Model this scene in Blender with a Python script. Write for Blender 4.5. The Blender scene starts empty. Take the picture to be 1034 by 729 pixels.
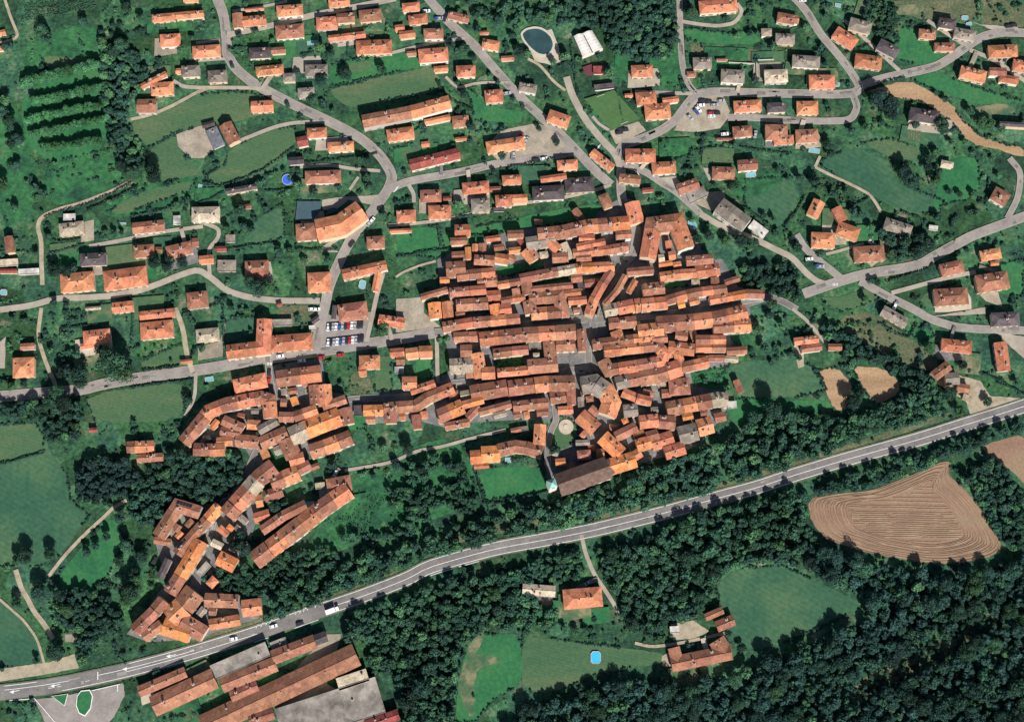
import bpy, math, random
import numpy as np
from mathutils import Vector, Matrix
random.seed(7); np.random.seed(7)
D = bpy.data; SC = bpy.context.scene; COL = SC.collection

# ---------------------------------------------------------------- camera, sky, sun, exposure
PW, PH = 1034.0, 729.0
TILT = math.radians(10.0); HFOV = math.radians(32.0); DIST = 992.0
F = (PW/2)/math.tan(HFOV/2)
CAM = Vector((0, -DIST*math.sin(TILT), DIST*math.cos(TILT)))
cd = D.cameras.new('camera'); cam = D.objects.new('camera', cd); COL.objects.link(cam)
cam.location = CAM; cam.rotation_euler = (TILT, 0, 0)
cd.sensor_fit = 'HORIZONTAL'; cd.angle = HFOV; cd.clip_start = 1; cd.clip_end = 20000
SC.camera = cam
SUN_AZ = math.atan2(0.36, -1.0); SUN_EL = math.radians(43)
wd = D.worlds.new('World'); SC.world = wd; wd.use_nodes = True
nt = wd.node_tree; sky = nt.nodes.new('ShaderNodeTexSky'); sky.sky_type = 'NISHITA'; sky.sun_disc = False
sky.sun_elevation = SUN_EL; sky.sun_rotation = SUN_AZ
nt.nodes['Background'].inputs['Strength'].default_value = 0.06
nt.links.new(sky.outputs[0], nt.nodes['Background'].inputs['Color'])
sl = D.lights.new('sun', 'SUN'); sl.energy = 5.0; sl.angle = math.radians(0.5); sl.color = (1, 0.95, 0.9)
so = D.objects.new('sun', sl); COL.objects.link(so)
sdir = Vector((math.sin(SUN_AZ)*math.cos(SUN_EL), math.cos(SUN_AZ)*math.cos(SUN_EL), math.sin(SUN_EL)))
so.rotation_euler = sdir.to_track_quat('Z', 'Y').to_euler(); so.location = sdir*500
vs = SC.view_settings; vs.view_transform = 'Standard'; vs.look = 'None'; vs.exposure = 0.38; vs.gamma = 1
vs.use_curve_mapping = False
SC.cycles.max_bounces = 4; SC.cycles.diffuse_bounces = 1

# ---------------------------------------------------------------- map: surveyed plan -> metres
def at(x, y, z=0.0):
    dx, dy = (x-PW/2)/F, -(y-PH/2)/F
    c, s = math.cos(TILT), math.sin(TILT)
    v = Vector((dx, dy*c + s, dy*s - c))
    t = (z-CAM.z)/v.z
    return Vector((CAM.x+v.x*t, CAM.y+v.y*t, z))
def mpp(x, y):                      # metres per map unit
    return (at(x+1, y)-at(x, y)).length

# ---------------------------------------------------------------- materials
MATS = {}
def mat(name, rough=0.9):
    m = D.materials.new(name); m.use_nodes = True
    b = m.node_tree.nodes['Principled BSDF']; b.inputs['Roughness'].default_value = rough
    b.inputs['Specular IOR Level'].default_value = 0.25
    MATS[name] = m; return m, m.node_tree, b
def noise_mat(name, stops, scale, rough=0.92, detail=6, rnd=0.0, second=None, bump=0.0, voronoi=None, dist=0.0, stretch=None, bands=None):
    """world-position noise ramp; stops = [(pos, rgb)], rnd = per-object value change"""
    m, t, b = mat(name, rough); N = t.nodes; L = t.links
    g = N.new('ShaderNodeNewGeometry'); src = g.outputs['Position']
    if stretch:
        mp = N.new('ShaderNodeMapping'); mp.vector_type = 'POINT'
        mp.inputs['Rotation'].default_value = (0, 0, stretch[0]); mp.inputs['Scale'].default_value = (stretch[1], 1, 1)
        L.new(src, mp.inputs[0]); src2 = mp.outputs[0]
    else: src2 = src
    n = N.new('ShaderNodeTexNoise'); n.inputs['Scale'].default_value = scale; n.inputs['Detail'].default_value = detail
    n.inputs['Roughness'].default_value = 0.65; n.inputs['Distortion'].default_value = dist
    L.new(src2, n.inputs['Vector'])
    r = N.new('ShaderNodeValToRGB'); L.new(n.outputs['Fac'], r.inputs[0])
    e = r.color_ramp.elements
    while len(e) < len(stops): e.new(0.5)
    for el, (p, c) in zip(e, stops): el.position = p; el.color = (*c, 1)
    out = r.outputs[0]
    if second:
        sc2, lo, hi = second
        n2 = N.new('ShaderNodeTexNoise'); n2.inputs['Scale'].default_value = sc2; n2.inputs['Detail'].default_value = 4
        L.new(src, n2.inputs['Vector'])
        mr = N.new('ShaderNodeMapRange'); mr.inputs[1].default_value = 0.3; mr.inputs[2].default_value = 0.7
        mr.inputs[3].default_value = lo; mr.inputs[4].default_value = hi
        L.new(n2.outputs['Fac'], mr.inputs[0])
        h = N.new('ShaderNodeHueSaturation'); L.new(out, h.inputs['Color']); L.new(mr.outputs[0], h.inputs['Value']); out = h.outputs[0]
    if voronoi:
        v = N.new('ShaderNodeTexVoronoi'); v.inputs['Scale'].default_value = voronoi[0]; v.distance = 'MANHATTAN'
        mp = N.new('ShaderNodeMapping'); mp.inputs['Rotation'].default_value = (0, 0, 0.25)
        L.new(src, mp.inputs[0]); L.new(mp.outputs[0], v.inputs['Vector'])
        sp = N.new('ShaderNodeSeparateColor'); L.new(v.outputs['Color'], sp.inputs[0])
        mr = N.new('ShaderNodeMapRange'); mr.inputs[3].default_value = voronoi[1]; mr.inputs[4].default_value = voronoi[2]
        L.new(sp.outputs[0], mr.inputs[0])
        mh = N.new('ShaderNodeMapRange'); mh.inputs[3].default_value = 0.465 if len(voronoi) < 4 else 0.497; mh.inputs[4].default_value = 0.515 if len(voronoi) < 4 else 0.509
        L.new(sp.outputs[1], mh.inputs[0])
        h = N.new('ShaderNodeHueSaturation'); L.new(out, h.inputs['Color']); L.new(mr.outputs[0], h.inputs['Value']); L.new(mh.outputs[0], h.inputs['Hue']); out = h.outputs[0]
    if bands:
        mp = N.new('ShaderNodeMapping'); mp.inputs['Rotation'].default_value = (0, 0, bands[0]); L.new(src, mp.inputs[0])
        wv = N.new('ShaderNodeTexWave'); wv.bands_direction = 'Y'; wv.inputs['Scale'].default_value = bands[1]*0.35; wv.inputs['Distortion'].default_value = 3.5; wv.inputs['Detail'].default_value = 3; wv.inputs['Detail Scale'].default_value = 0.3
        L.new(mp.outputs[0], wv.inputs['Vector'])
        mr = N.new('ShaderNodeMapRange'); mr.inputs[3].default_value = 1-bands[2]; mr.inputs[4].default_value = 1+bands[2]; L.new(wv.outputs['Fac'], mr.inputs[0])
        h = N.new('ShaderNodeHueSaturation'); L.new(out, h.inputs['Color']); L.new(mr.outputs[0], h.inputs['Value']); out = h.outputs[0]
    if rnd:
        oi = N.new('ShaderNodeObjectInfo')
        mr = N.new('ShaderNodeMapRange'); mr.inputs[3].default_value = 1-rnd; mr.inputs[4].default_value = 1+rnd
        L.new(oi.outputs['Random'], mr.inputs[0])
        mu = N.new('ShaderNodeMath'); mu.operation = 'MULTIPLY'; mu.inputs[1].default_value = 7.31; L.new(oi.outputs['Random'], mu.inputs[0])
        fr = N.new('ShaderNodeMath'); fr.operation = 'FRACT'; L.new(mu.outputs[0], fr.inputs[0])
        mh = N.new('ShaderNodeMapRange'); mh.inputs[3].default_value = 0.5-rnd*0.015; mh.inputs[4].default_value = 0.5+rnd*0.045
        L.new(fr.outputs[0], mh.inputs[0])
        h = N.new('ShaderNodeHueSaturation'); L.new(out, h.inputs['Color']); L.new(mr.outputs[0], h.inputs['Value']); L.new(mh.outputs[0], h.inputs['Hue']); out = h.outputs[0]
    L.new(out, b.inputs['Base Color'])
    if bump:
        bp = N.new('ShaderNodeBump'); bp.inputs['Distance'].default_value = bump
        n3 = N.new('ShaderNodeTexNoise'); n3.inputs['Scale'].default_value = 0.9; n3.inputs['Detail'].default_value = 5
        L.new(src, n3.inputs['Vector']); L.new(n3.outputs['Fac'], bp.inputs['Height']); L.new(bp.outputs[0], b.inputs['Normal'])
    return m
def mul(c, k): return tuple(min(1, x*k) for x in c)
def two(c, lo=0.75, hi=1.25): return [(0.3, mul(c, lo)), (0.5, c), (0.72, mul(c, hi))]
def plain(name, c, rough=0.8, lo=0.85, hi=1.12, scale=1.5, rnd=0.0): return noise_mat(name, two(c, lo, hi), scale, rough, 3, rnd)

noise_mat('ground', [(0.34, (0.013, 0.040, 0.028)), (0.45, (0.024, 0.076, 0.042)), (0.55, (0.036, 0.102, 0.05)), (0.63, (0.07, 0.12, 0.065)), (0.71, (0.18, 0.17, 0.115))], 0.075, 0.95, 11, second=(0.45, 0.5, 1.45), voronoi=(0.045, 0.65, 1.45), bump=0.5)
noise_mat('f_mown', [(0.3, (0.038, 0.10, 0.05)), (0.48, (0.058, 0.118, 0.055)), (0.62, (0.095, 0.13, 0.065)), (0.74, (0.17, 0.155, 0.095))], 0.04, 0.95, 7, second=(0.5, 0.85, 1.15), stretch=(0.2, 0.25), bands=(0.25, 0.55, 0.06))
noise_mat('f_teal', [(0.3, (0.022, 0.078, 0.048)), (0.48, (0.036, 0.102, 0.056)), (0.62, (0.06, 0.125, 0.062)), (0.76, (0.14, 0.155, 0.085))], 0.022, 0.95, 9, second=(0.4, 0.8, 1.2), bands=(0.5, 0.35, 0.05))
noise_mat('f_bright', [(0.3, (0.015, 0.09, 0.04)), (0.5, (0.028, 0.135, 0.05)), (0.68, (0.05, 0.15, 0.056)), (0.8, (0.13, 0.16, 0.09))], 0.05, 0.95, 7, second=(0.5, 0.8, 1.2))
noise_mat('f_wild', [(0.3, (0.010, 0.045, 0.028)), (0.44, (0.022, 0.095, 0.042)), (0.6, (0.035, 0.14, 0.05)), (0.78, (0.09, 0.15, 0.075))], 0.06, 0.95, 9, second=(0.35, 0.6, 1.35), bump=0.4)
noise_mat('f_scrub', [(0.3, (0.04, 0.08, 0.045)), (0.5, (0.10, 0.115, 0.06)), (0.7, (0.16, 0.16, 0.10))], 0.09, 0.95, 8, second=(0.7, 0.65, 1.3), stretch=(0.9, 0.5), bump=0.3)
noise_mat('f_dirt', [(0.3, (0.24, 0.16, 0.09)), (0.5, (0.33, 0.215, 0.125)), (0.7, (0.42, 0.29, 0.17))], 0.12, 0.95, 8, second=(0.8, 0.8, 1.15), stretch=(-0.9, 0.12))
noise_mat('f_plough', [(0.3, (0.20, 0.125, 0.085)), (0.5, (0.25, 0.16, 0.108)), (0.7, (0.25, 0.20, 0.12))], 0.06, 0.95, 8, second=(0.7, 0.85, 1.15), stretch=(1.5, 0.35))
noise_mat('straw', [(0.3, (0.23, 0.15, 0.10)), (0.5, (0.28, 0.19, 0.125)), (0.7, (0.36, 0.26, 0.17))], 0.12, 0.95, 6)
noise_mat('straw_dark', [(0.3, (0.21, 0.135, 0.092)), (0.7, (0.27, 0.18, 0.118))], 0.2, 0.95, 5)
noise_mat('f_pale', [(0.4, (0.035, 0.105, 0.05)), (0.5, (0.09, 0.125, 0.065)), (0.6, (0.20, 0.185, 0.11))], 0.12, 0.95, 7)
noise_mat('yard', [(0.3, (0.20, 0.17, 0.13)), (0.5, (0.28, 0.24, 0.185)), (0.75, (0.38, 0.33, 0.26))], 0.16, 0.9, 8, rnd=0.18, second=(1.2, 0.85, 1.15))
noise_mat('gravel', [(0.3, (0.33, 0.28, 0.21)), (0.5, (0.43, 0.37, 0.28)), (0.75, (0.5, 0.44, 0.34))], 0.2, 0.95, 8)
noise_mat('town_paving', [(0.3, (0.09, 0.10, 0.10)), (0.5, (0.145, 0.145, 0.145)), (0.75, (0.27, 0.25, 0.22))], 0.14, 0.9, 8, second=(1.0, 0.8, 1.2))
noise_mat('asphalt', [(0.3, (0.19, 0.17, 0.155)), (0.5, (0.25, 0.225, 0.205)), (0.75, (0.32, 0.29, 0.265))], 0.12, 0.85, 8, second=(0.9, 0.9, 1.1))
noise_mat('asphalt_grey', [(0.3, (0.125, 0.12, 0.12)), (0.5, (0.175, 0.165, 0.155)), (0.75, (0.25, 0.235, 0.22))], 0.08, 0.85, 9, second=(0.9, 0.85, 1.12))
noise_mat('lane', [(0.3, (0.25, 0.22, 0.175)), (0.5, (0.32, 0.28, 0.23)), (0.75, (0.40, 0.36, 0.29))], 0.15, 0.9, 8)
noise_mat('track', [(0.3, (0.22, 0.19, 0.13)), (0.5, (0.33, 0.28, 0.2)), (0.75, (0.42, 0.37, 0.28))], 0.25, 0.95, 8)
plain('paint', (0.72, 0.72, 0.70), 0.6, 0.75, 1.1, 0.8)
noise_mat('patch_dark', [(0.35, (0.13, 0.12, 0.112)), (0.65, (0.19, 0.175, 0.16))], 0.4); noise_mat('patch_light', [(0.35, (0.24, 0.22, 0.2)), (0.65, (0.31, 0.285, 0.26))], 0.4)
plain('water', (0.03, 0.065, 0.07), 0.12, 0.7, 1.3, 0.1)
plain('pool_water', (0.15, 0.37, 0.42), 0.1, 0.9, 1.1, 0.5)
plain('pool_blue', (0.05, 0.42, 0.75), 0.2, 0.9, 1.1, 0.5)
plain('court', (0.045, 0.085, 0.10), 0.8, 0.85, 1.15, 0.3)
plain('court_red', (0.12, 0.035, 0.045), 0.8, 0.85, 1.15, 0.3)
plain('turf', (0.06, 0.13, 0.045), 0.9, 0.85, 1.15, 0.4)
plain('stone', (0.45, 0.42, 0.36), 0.9)
plain('kerb', (0.40, 0.38, 0.34), 0.9)
RC = {'o': ((0.49, 0.175, 0.10), 'orange'), 'O': ((0.60, 0.205, 0.085), 'bright orange'), 'b': ((0.30, 0.125, 0.085), 'weathered brown'),
      'r': ((0.25, 0.06, 0.055), 'dark red'), 'g': ((0.22, 0.185, 0.155), 'grey'), 'd': ((0.085, 0.07, 0.075), 'dark slate'),
      't': ((0.40, 0.33, 0.245), 'pale tan'), 'w': ((0.50, 0.48, 0.44), 'whitish'), 'k': ((0.23, 0.205, 0.18), 'stained concrete'), 's': ((0.19, 0.20, 0.225), 'blue grey')}
for k, (c, _) in RC.items():
    mx = (0.20, 0.12, 0.09) if k in 'oOb' else mul(c, 0.75)
    noise_mat('roof_'+k, [(0.28, tuple(0.45*a+0.55*b*0.8 for a, b in zip(c, mx))), (0.42, mul(c, 0.88)), (0.55, c), (0.75, mul(c, 1.2))], 0.33, 0.9, 7, rnd=0.22, second=((1.6, 0.7, 1.25) if k in 'oObrtdgs' else (0.12, 0.5, 1.4)), bump=0.05, voronoi=(0.28, 0.76, 1.2, 1))
for i, c in enumerate([(0.62, 0.54, 0.42), (0.66, 0.62, 0.55), (0.55, 0.40, 0.28), (0.45, 0.41, 0.36), (0.60, 0.47, 0.33)]):
    plain('wall_%d' % i, c, 0.95, 0.85, 1.1, 0.6, rnd=0.08)
plain('glass', (0.03, 0.04, 0.05), 0.25); plain('shutter', (0.12, 0.10, 0.07)); plain('wood', (0.14, 0.08, 0.045))
plain('metal', (0.35, 0.36, 0.38), 0.5); plain('panel', (0.02, 0.022, 0.035), 0.3); plain('copper', (0.22, 0.42, 0.36), 0.7)
plain('bark', (0.10, 0.075, 0.05)); plain('rubber', (0.02, 0.02, 0.02)); plain('canvas_blue', (0.04, 0.12, 0.6), 0.6)
for nm, c in (('car_white', (0.75, 0.75, 0.75)), ('car_silver', (0.35, 0.36, 0.38)), ('car_dark', (0.03, 0.03, 0.04)), ('car_red', (0.4, 0.03, 0.03)), ('car_blue', (0.04, 0.08, 0.25))):
    plain(nm, c, 0.35, 0.97, 1.03)
LEAF = {'leaf_orchard': (0.05, 0.16, 0.062), 'leaf_forest': (0.021, 0.058, 0.045), 'leaf_green': (0.029, 0.08, 0.044), 'leaf_dark': (0.020, 0.056, 0.038), 'leaf_purple': (0.014, 0.036, 0.030), 'leaf_light': (0.05, 0.125, 0.052)}
for k, c in LEAF.items():
    noise_mat(k, [(0.28, mul(c, 0.55)), (0.5, c), (0.72, mul(c, 1.6))], 0.22, 0.85, 6, rnd=0.4, second=(0.03, 0.65, 1.4))

# ---------------------------------------------------------------- object helpers
def mesh(name, verts, faces, mats, midx=None):
    me = D.meshes.new(name); me.from_pydata([tuple(v) for v in verts], [], faces)
    for m in (mats if isinstance(mats, (list, tuple)) else [mats]): me.materials.append(MATS[m])
    if midx: me.polygons.foreach_set('material_index', midx)
    me.update(); return me
def link(name, me, parent=None, loc=None, rotz=None):
    o = D.objects.new(name, me); COL.objects.link(o)
    if parent: o.parent = parent
    if loc is not None: o.location = loc
    if rotz is not None: o.rotation_euler = (0, 0, rotz)
    return o
def tag(o, label=None, cat=None, group=None, kind=None):
    if label: o['label'] = label
    if cat: o['category'] = cat
    if group: o['group'] = group
    if kind: o['kind'] = kind
    return o
def empty(name, loc):
    o = D.objects.new(name, None); COL.objects.link(o); o.location = loc; o.empty_display_size = 1; return o
class MB:
    def __init__(s): s.v = []; s.f = []; s.m = []
    def add(s, v, f, m=0):
        k = len(s.v); s.v += [tuple(x) for x in v]; s.f += [tuple(i+k for i in q) for q in f]; s.m += [m]*len(f); return s
    def box(s, c, d, m=0, rz=0.0, top=1.0):
        x, y, z = d[0]/2, d[1]/2, d[2]/2; P = []
        cs, sn = math.cos(rz), math.sin(rz)
        for dz, q in ((-z, 1), (z, top)):
            for dx, dy in ((-x, -y), (x, -y), (x, y), (-x, y)):
                px, py = dx*q, dy*q; P.append((c[0]+px*cs-py*sn, c[1]+px*sn+py*cs, c[2]+dz))
        return s.add(P, [(3, 2, 1, 0), (4, 5, 6, 7), (0, 1, 5, 4), (1, 2, 6, 5), (2, 3, 7, 6), (3, 0, 4, 7)], m)
    def cyl(s, c, r, h, n=10, m=0, r2=None, axis='z'):
        r2 = r if r2 is None else r2; P = []
        for i in range(n):
            a = 2*math.pi*i/n; ca, sa = math.cos(a), math.sin(a)
            if axis == 'z': P += [(c[0]+r*ca, c[1]+r*sa, c[2]), (c[0]+r2*ca, c[1]+r2*sa, c[2]+h)]
            else: P += [(c[0]+r*ca, c[1]-h/2, c[2]+r*sa), (c[0]+r2*ca, c[1]+h/2, c[2]+r2*sa)]
        fs = [(2*i, (2*i+2) % (2*n), (2*i+3) % (2*n), 2*i+1) for i in range(n)]
        return s.add(P, fs+[tuple(range(1, 2*n, 2)), tuple(range(2*n-2, -1, -2))], m)
    def loops(s, loops, m=0, caps=True):
        n = len(loops[0]); k = len(loops); P = [p for l in loops for p in l]; fs = []
        for a in range(k-1):
            for i in range(n):
                j = (i+1) % n; fs.append((a*n+i, a*n+j, (a+1)*n+j, (a+1)*n+i))
        if caps: fs += [tuple(range(n-1, -1, -1)), tuple(range((k-1)*n, k*n))]
        return s.add(P, fs, m)
    def me(s, name, mats): return mesh(name, s.v, s.f, mats, s.m)

# ---------------------------------------------------------------- occupancy of the map (1 unit cells)
YY, XX = np.mgrid[0:729, 0:1034]; XX = XX+0.5; YY = YY+0.5
occ_house = np.zeros((729, 1034), bool); occ_road = occ_house.copy(); occ_field = occ_house.copy()
def pip(pts, X=None, Y=None):
    X = XX if X is None else X; Y = YY if Y is None else Y
    r = np.zeros(X.shape, bool); n = len(pts); j = n-1
    for i in range(n):
        xi, yi = pts[i]; xj, yj = pts[j]
        if yi != yj: r ^= ((yi > Y) != (yj > Y)) & (X < (xj-xi)*(Y-yi)/(yj-yi)+xi)
        j = i
    return r
def mark_line(occ, pts, w):
    for (x1, y1), (x2, y2) in zip(pts[:-1], pts[1:]):
        a, b = int(max(0, min(x1, x2)-w-2)), int(min(1034, max(x1, x2)+w+3)); c, d = int(max(0, min(y1, y2)-w-2)), int(min(729, max(y1, y2)+w+3))
        if a >= b or c >= d: continue
        X, Y = XX[c:d, a:b], YY[c:d, a:b]; L2 = (x2-x1)**2+(y2-y1)**2+1e-9
        t = np.clip(((X-x1)*(x2-x1)+(Y-y1)*(y2-y1))/L2, 0, 1)
        occ[c:d, a:b] |= np.hypot(X-x1-t*(x2-x1), Y-y1-t*(y2-y1)) < w
def hit(occ, x, y):
    xi, yi = int(x), int(y)
    return 0 <= xi < 1034 and 0 <= yi < 729 and occ[yi, xi]

# ---------------------------------------------------------------- labels: what, where
LM = [(543, 43, 'oval pond'), (617, 113, 'football pitch'), (593, 44, 'white double-roofed hall'), (438, 160, 'long dark-red-roofed school'),
      (672, 235, 'horseshoe-shaped villa with pool'), (552, 311, 'ring-shaped courtyard block'), (590, 483, 'church'), (572, 436, 'walled round garden'),
      (605, 330, 'grey town square'), (347, 337, 'packed car park'), (190, 143, 'beige farmyard'), (290, 182, 'blue trampoline'), (312, 212, 'dark sports court'),
      (868, 390, 'two bare stubble fields'), (915, 520, 'great ploughed field'), (75, 708, 'highway traffic islands'), (280, 690, 'long factory roofs'),
      (601, 664, 'bright blue pool'), (705, 662, 'farmhouse by the forest'), (118, 372, 'huge dark street tree'), (140, 412, 'striped mown field'),
      (1015, 322, 'slate-roofed villa'), (692, 116, 'triangular car park'), (925, 100, 'curved dirt strip'), (75, 12, 'vineyard'), (912, 175, 'round copse'),
      (217, 395, 'garden playground'), (512, 487, 'walled lawn'), (190, 520, 'solar-panelled courtyard house'), (748, 215, 'grey factory by the lane'),
      (85, 130, 'orchard tree rows'), (365, 285, 'pool beside the winding road'), (1000, 45, 'car park at the road end'), (760, 178, 'kidney-shaped turquoise pool'),
      (820, 150, 'small hillside pool'), (865, 85, 'three-way junction'), (300, 545, 'terraced slope'), (640, 395, 'crescent of grey roofs'), (30, 300, 'left edge lane'),
      (990, 300, 'right edge road'), (480, 240, 'long green orchard garden'), (400, 60, 'striped meadow'), (235, 30, 'top left road fork'), (370, 500, 'vine terraces')]
SECT = ['right', 'upper right', 'top', 'upper left', 'left', 'lower left', 'bottom', 'lower right']
PEND = []
def want_label(o, desc, x, y): PEND.append((o, desc, x, y))
def ordn(n):
    w = ['first', 'second', 'third', 'fourth', 'fifth', 'sixth', 'seventh', 'eighth', 'ninth', 'tenth', 'eleventh', 'twelfth', 'thirteenth', 'fourteenth', 'fifteenth', 'sixteenth', 'seventeenth', 'eighteenth', 'nineteenth', 'twentieth']
    return w[n-1] if n <= 20 else 'twenty-'+w[n-21]
def ordw(n): return ['nearest', 'second nearest', 'third nearest', 'fourth nearest', 'fifth nearest', 'sixth nearest', 'seventh nearest', 'eighth nearest', 'ninth nearest', 'tenth nearest'][n] if n < 10 else ordn(n+1)+' nearest'
def resolve_labels():
    g = {}
    for o, desc, x, y in PEND:
        k = min(LM, key=lambda l: math.hypot(l[0]-x, l[1]-y)); d = math.hypot(k[0]-x, k[1]-y)
        s = SECT[int(round(math.degrees(math.atan2(k[1]-y, x-k[0]))/45)) % 8]
        g.setdefault((desc, k[2], s), []).append((d, o))
    for (desc, lm, s), l in g.items():
        l.sort(key=lambda t: t[0]); side = {'top': 'above', 'bottom': 'below', 'left': 'left of', 'right': 'right of'}.get(s, '%s of' % s)
        for i, (d, o) in enumerate(l):
            if len(l) == 1: o['label'] = '%s %s the %s' % (desc, side, lm)
            else: o['label'] = '%s, %s %s the %s' % (desc, ordw(i), side, lm)

# ---------------------------------------------------------------- houses
def wmesh():
    b = MB(); b.box((0, 0.03, 0), (1.15, 0.14, 1.6), 0); b.box((0, -0.07, 0), (0.85, 0.08, 1.3), 1)
    b.box((-0.85, -0.03, 0), (0.5, 0.08, 1.5), 2); b.box((0.85, -0.03, 0), (0.5, 0.08, 1.5), 2); return b.me('window', ['stone', 'glass', 'shutter'])
WIN = wmesh()
def dmesh():
    b = MB(); b.box((0, 0.03, 1.2), (1.5, 0.16, 2.4), 0); b.box((0, -0.08, 1.1), (1.15, 0.08, 2.15), 1); return b.me('door', ['stone', 'wood'])
DOOR = dmesh()
def chim(w, h):
    b = MB(); b.box((0, 0, h/2-0.6), (w, w*0.8, h+1.2), 0); b.box((0, 0, h+0.06), (w*1.3, w*1.1, 0.12), 1); b.box((0, 0, h+0.3), (w*0.7, w*0.5, 0.35), 0)
    return b.me('chimney', ['roof_b', 'stone'])
CHIM = [chim(0.8, 1.1), chim(1.1, 1.4), chim(0.6, 0.9)]
def slmesh():
    b = MB(); b.box((0, 0, 0.08), (0.9, 1.3, 0.14), 0); b.box((0, 0, 0.165), (0.75, 1.1, 0.03), 1); return b.me('skylight', ['rubber', 'shutter'])
SKYL = slmesh()
def offsets(pts, w):
    """centre polyline (2D Vectors) -> left and right offset points with mitres"""
    out = []
    for i, p in enumerate(pts):
        d1 = (pts[i]-pts[i-1]).normalized() if i else None; d2 = (pts[i+1]-pts[i]).normalized() if i < len(pts)-1 else None
        if d1 is None: d1 = d2
        if d2 is None: d2 = d1
        n1, n2 = Vector((-d1.y, d1.x)), Vector((-d2.y, d2.x)); n = (n1+n2)
        if n.length < 0.2: n = n1
        n.normalize(); k = min(1.5, 1/max(0.4, n.dot(n1)))
        out.append((p+n*w/2*k, p-n*w/2*k))
    return out
NH = 0
DET = {}
def house(cpts, w, kind, col, hgt, detached=True, pitch=None, solar=False, special=None, mapxy=None, seed=None):
    """cpts: ridge line in metres (2D)"""
    global NH
    NH += 1; rnd = random.Random(NH*31+5)
    L = sum((b-a).length for a, b in zip(cpts[:-1], cpts[1:]))
    pitch = pitch or rnd.uniform(0.44, 0.54)
    cen = sum(cpts, Vector((0, 0)))/len(cpts)
    size = 'small' if L*w < 75 else ('long' if L > 2.4*w else ('large' if L*w > 300 else 'mid-size'))
    shape = {'g': 'gabled', 'h': 'hip-roofed', 'f': 'flat-roofed'}[kind]
    shed = L*w < 55
    name = special[0] if special else ('shed' if shed else ('row_house' if not detached else 'house'))
    e = empty(name, (cen.x, cen.y, 0)); c3 = Vector((cen.x, cen.y, 0))
    word = RC[col][1]
    if special: tag(e, special[1], special[2])
    else:
        tag(e, None, 'shed' if shed else 'house', 'outbuildings' if shed else ('terraced houses of the old town' if not detached else 'houses around the old town'))
        if kind == 'f': word = word.replace(' concrete', '')
        want_label(e, ('%s %s %s' % (size if not shed else 'small', word, 'flat-roofed ' if kind == 'f' else '')).strip().replace('  ', ' ') + (' shed' if shed else (' row house' if not detached else ({'g': ' gabled', 'h': ' hip-roofed', 'f': ''}[kind]+' house'))), *mapxy)
    ze = hgt; zr = ze+w/2*pitch; th = 0.22; ov = 0.45
    wm = 'wall_%d' % rnd.choice([0, 0, 1, 2, 3, 4, 4])
    def loc(p, z): return (p.x-cen.x, p.y-cen.y, z)
    # walls
    d0 = (cpts[1]-cpts[0]).normalized(); d1 = (cpts[-1]-cpts[-2]).normalized()
    ins = 0.45 if detached else 0.03
    wp = list(cpts); wp[0] = cpts[0]+d0*ins; wp[-1] = cpts[-1]-d1*ins
    wo = offsets(wp, w-2*ov); wl = []
    for (l, r), c in zip(wo, wp):
        if kind == 'g':
            zz = zr-th-0.05-pitch*0.0
            wl.append([loc(l, 0), loc(l, ze+ov*pitch-th-0.04), loc(c, zz), loc(r, ze+ov*pitch-th-0.04), loc(r, 0)])
        else: wl.append([loc(l, 0), loc(l, ze-0.05), loc(r, ze-0.05), loc(r, 0)])
    b = MB(); b.loops(wl); link('walls', b.me('walls', [wm]), e)
    # roof
    rm = 'roof_'+col; b = MB(); ro = offsets(cpts, w); straight = len(cpts) == 2
    if kind == 'g':
        lp = []
        for (l, r), c in zip(ro, cpts):
            lp.append([loc(l, ze), loc(c, zr), loc(r, ze), loc(r, ze-th), loc(c, zr-th), loc(l, ze-th)])
        b.loops(lp)
        cap = [[loc(c+Vector((0, 0)), zr+0.09) for _ in ()] for c in cpts]
        lp = []
        for (l, r), c in zip(ro, cpts):
            n = (l-r).normalized(); lp.append([loc(c+n*0.22, zr-0.01), loc(c+n*0.12, zr+0.1), loc(c-n*0.12, zr+0.1), loc(c-n*0.22, zr-0.01)])
        b.loops(lp)
    elif kind == 'h':
        a, z_ = cpts[0], cpts[-1]; d = (z_-a).normalized()
        i = min(w*0.5, L*0.5-0.05)
        if L < w*0.9:
            i = L*0.5-0.05
        zr = ze+min(w, L)/2*pitch
        ra, rb = a+d*i, z_-d*i; (al, ar), (bl, br) = ro[0], ro[-1]
        V = [loc(al, ze), loc(ar, ze), loc(br, ze), loc(bl, ze), loc(ra, zr), loc(rb, zr)] + [loc(q, ze-th) for q in (al, ar, br, bl)]
        b.add(V, [(0, 4, 1), (1, 4, 5, 2), (2, 5, 3), (3, 5, 4, 0), (0, 1, 7, 6), (1, 2, 8, 7), (2, 3, 9, 8), (3, 0, 6, 9), (6, 7, 8, 9)])
        n = Vector((-d.y, d.x))*0.2; b.add([loc(ra+n, zr-.02), loc(ra-n, zr-.02), loc(rb-n, zr-.02), loc(rb+n, zr-.02), loc(ra, zr+.12), loc(rb, zr+.12)], [(0, 1, 4), (1, 2, 5, 4), (2, 3, 5), (3, 0, 4, 5)])
    else:
        lp = [[loc(l, ze), loc(r, ze), loc(r, ze-0.3), loc(l, ze-0.3)] for (l, r) in ro]; b.loops(lp)
        zr = ze; ri = offsets(cpts, w-0.5)
        for sgn in (0, 1):
            lp = [[loc(o_[sgn], ze), loc(o_[sgn], ze+0.35), loc(q[sgn], ze+0.35), loc(q[sgn], ze)] for o_, q in zip(ro, ri)]; b.loops(lp)
    roof = link('roof', b.me('roof', [rm]), e)
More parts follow.
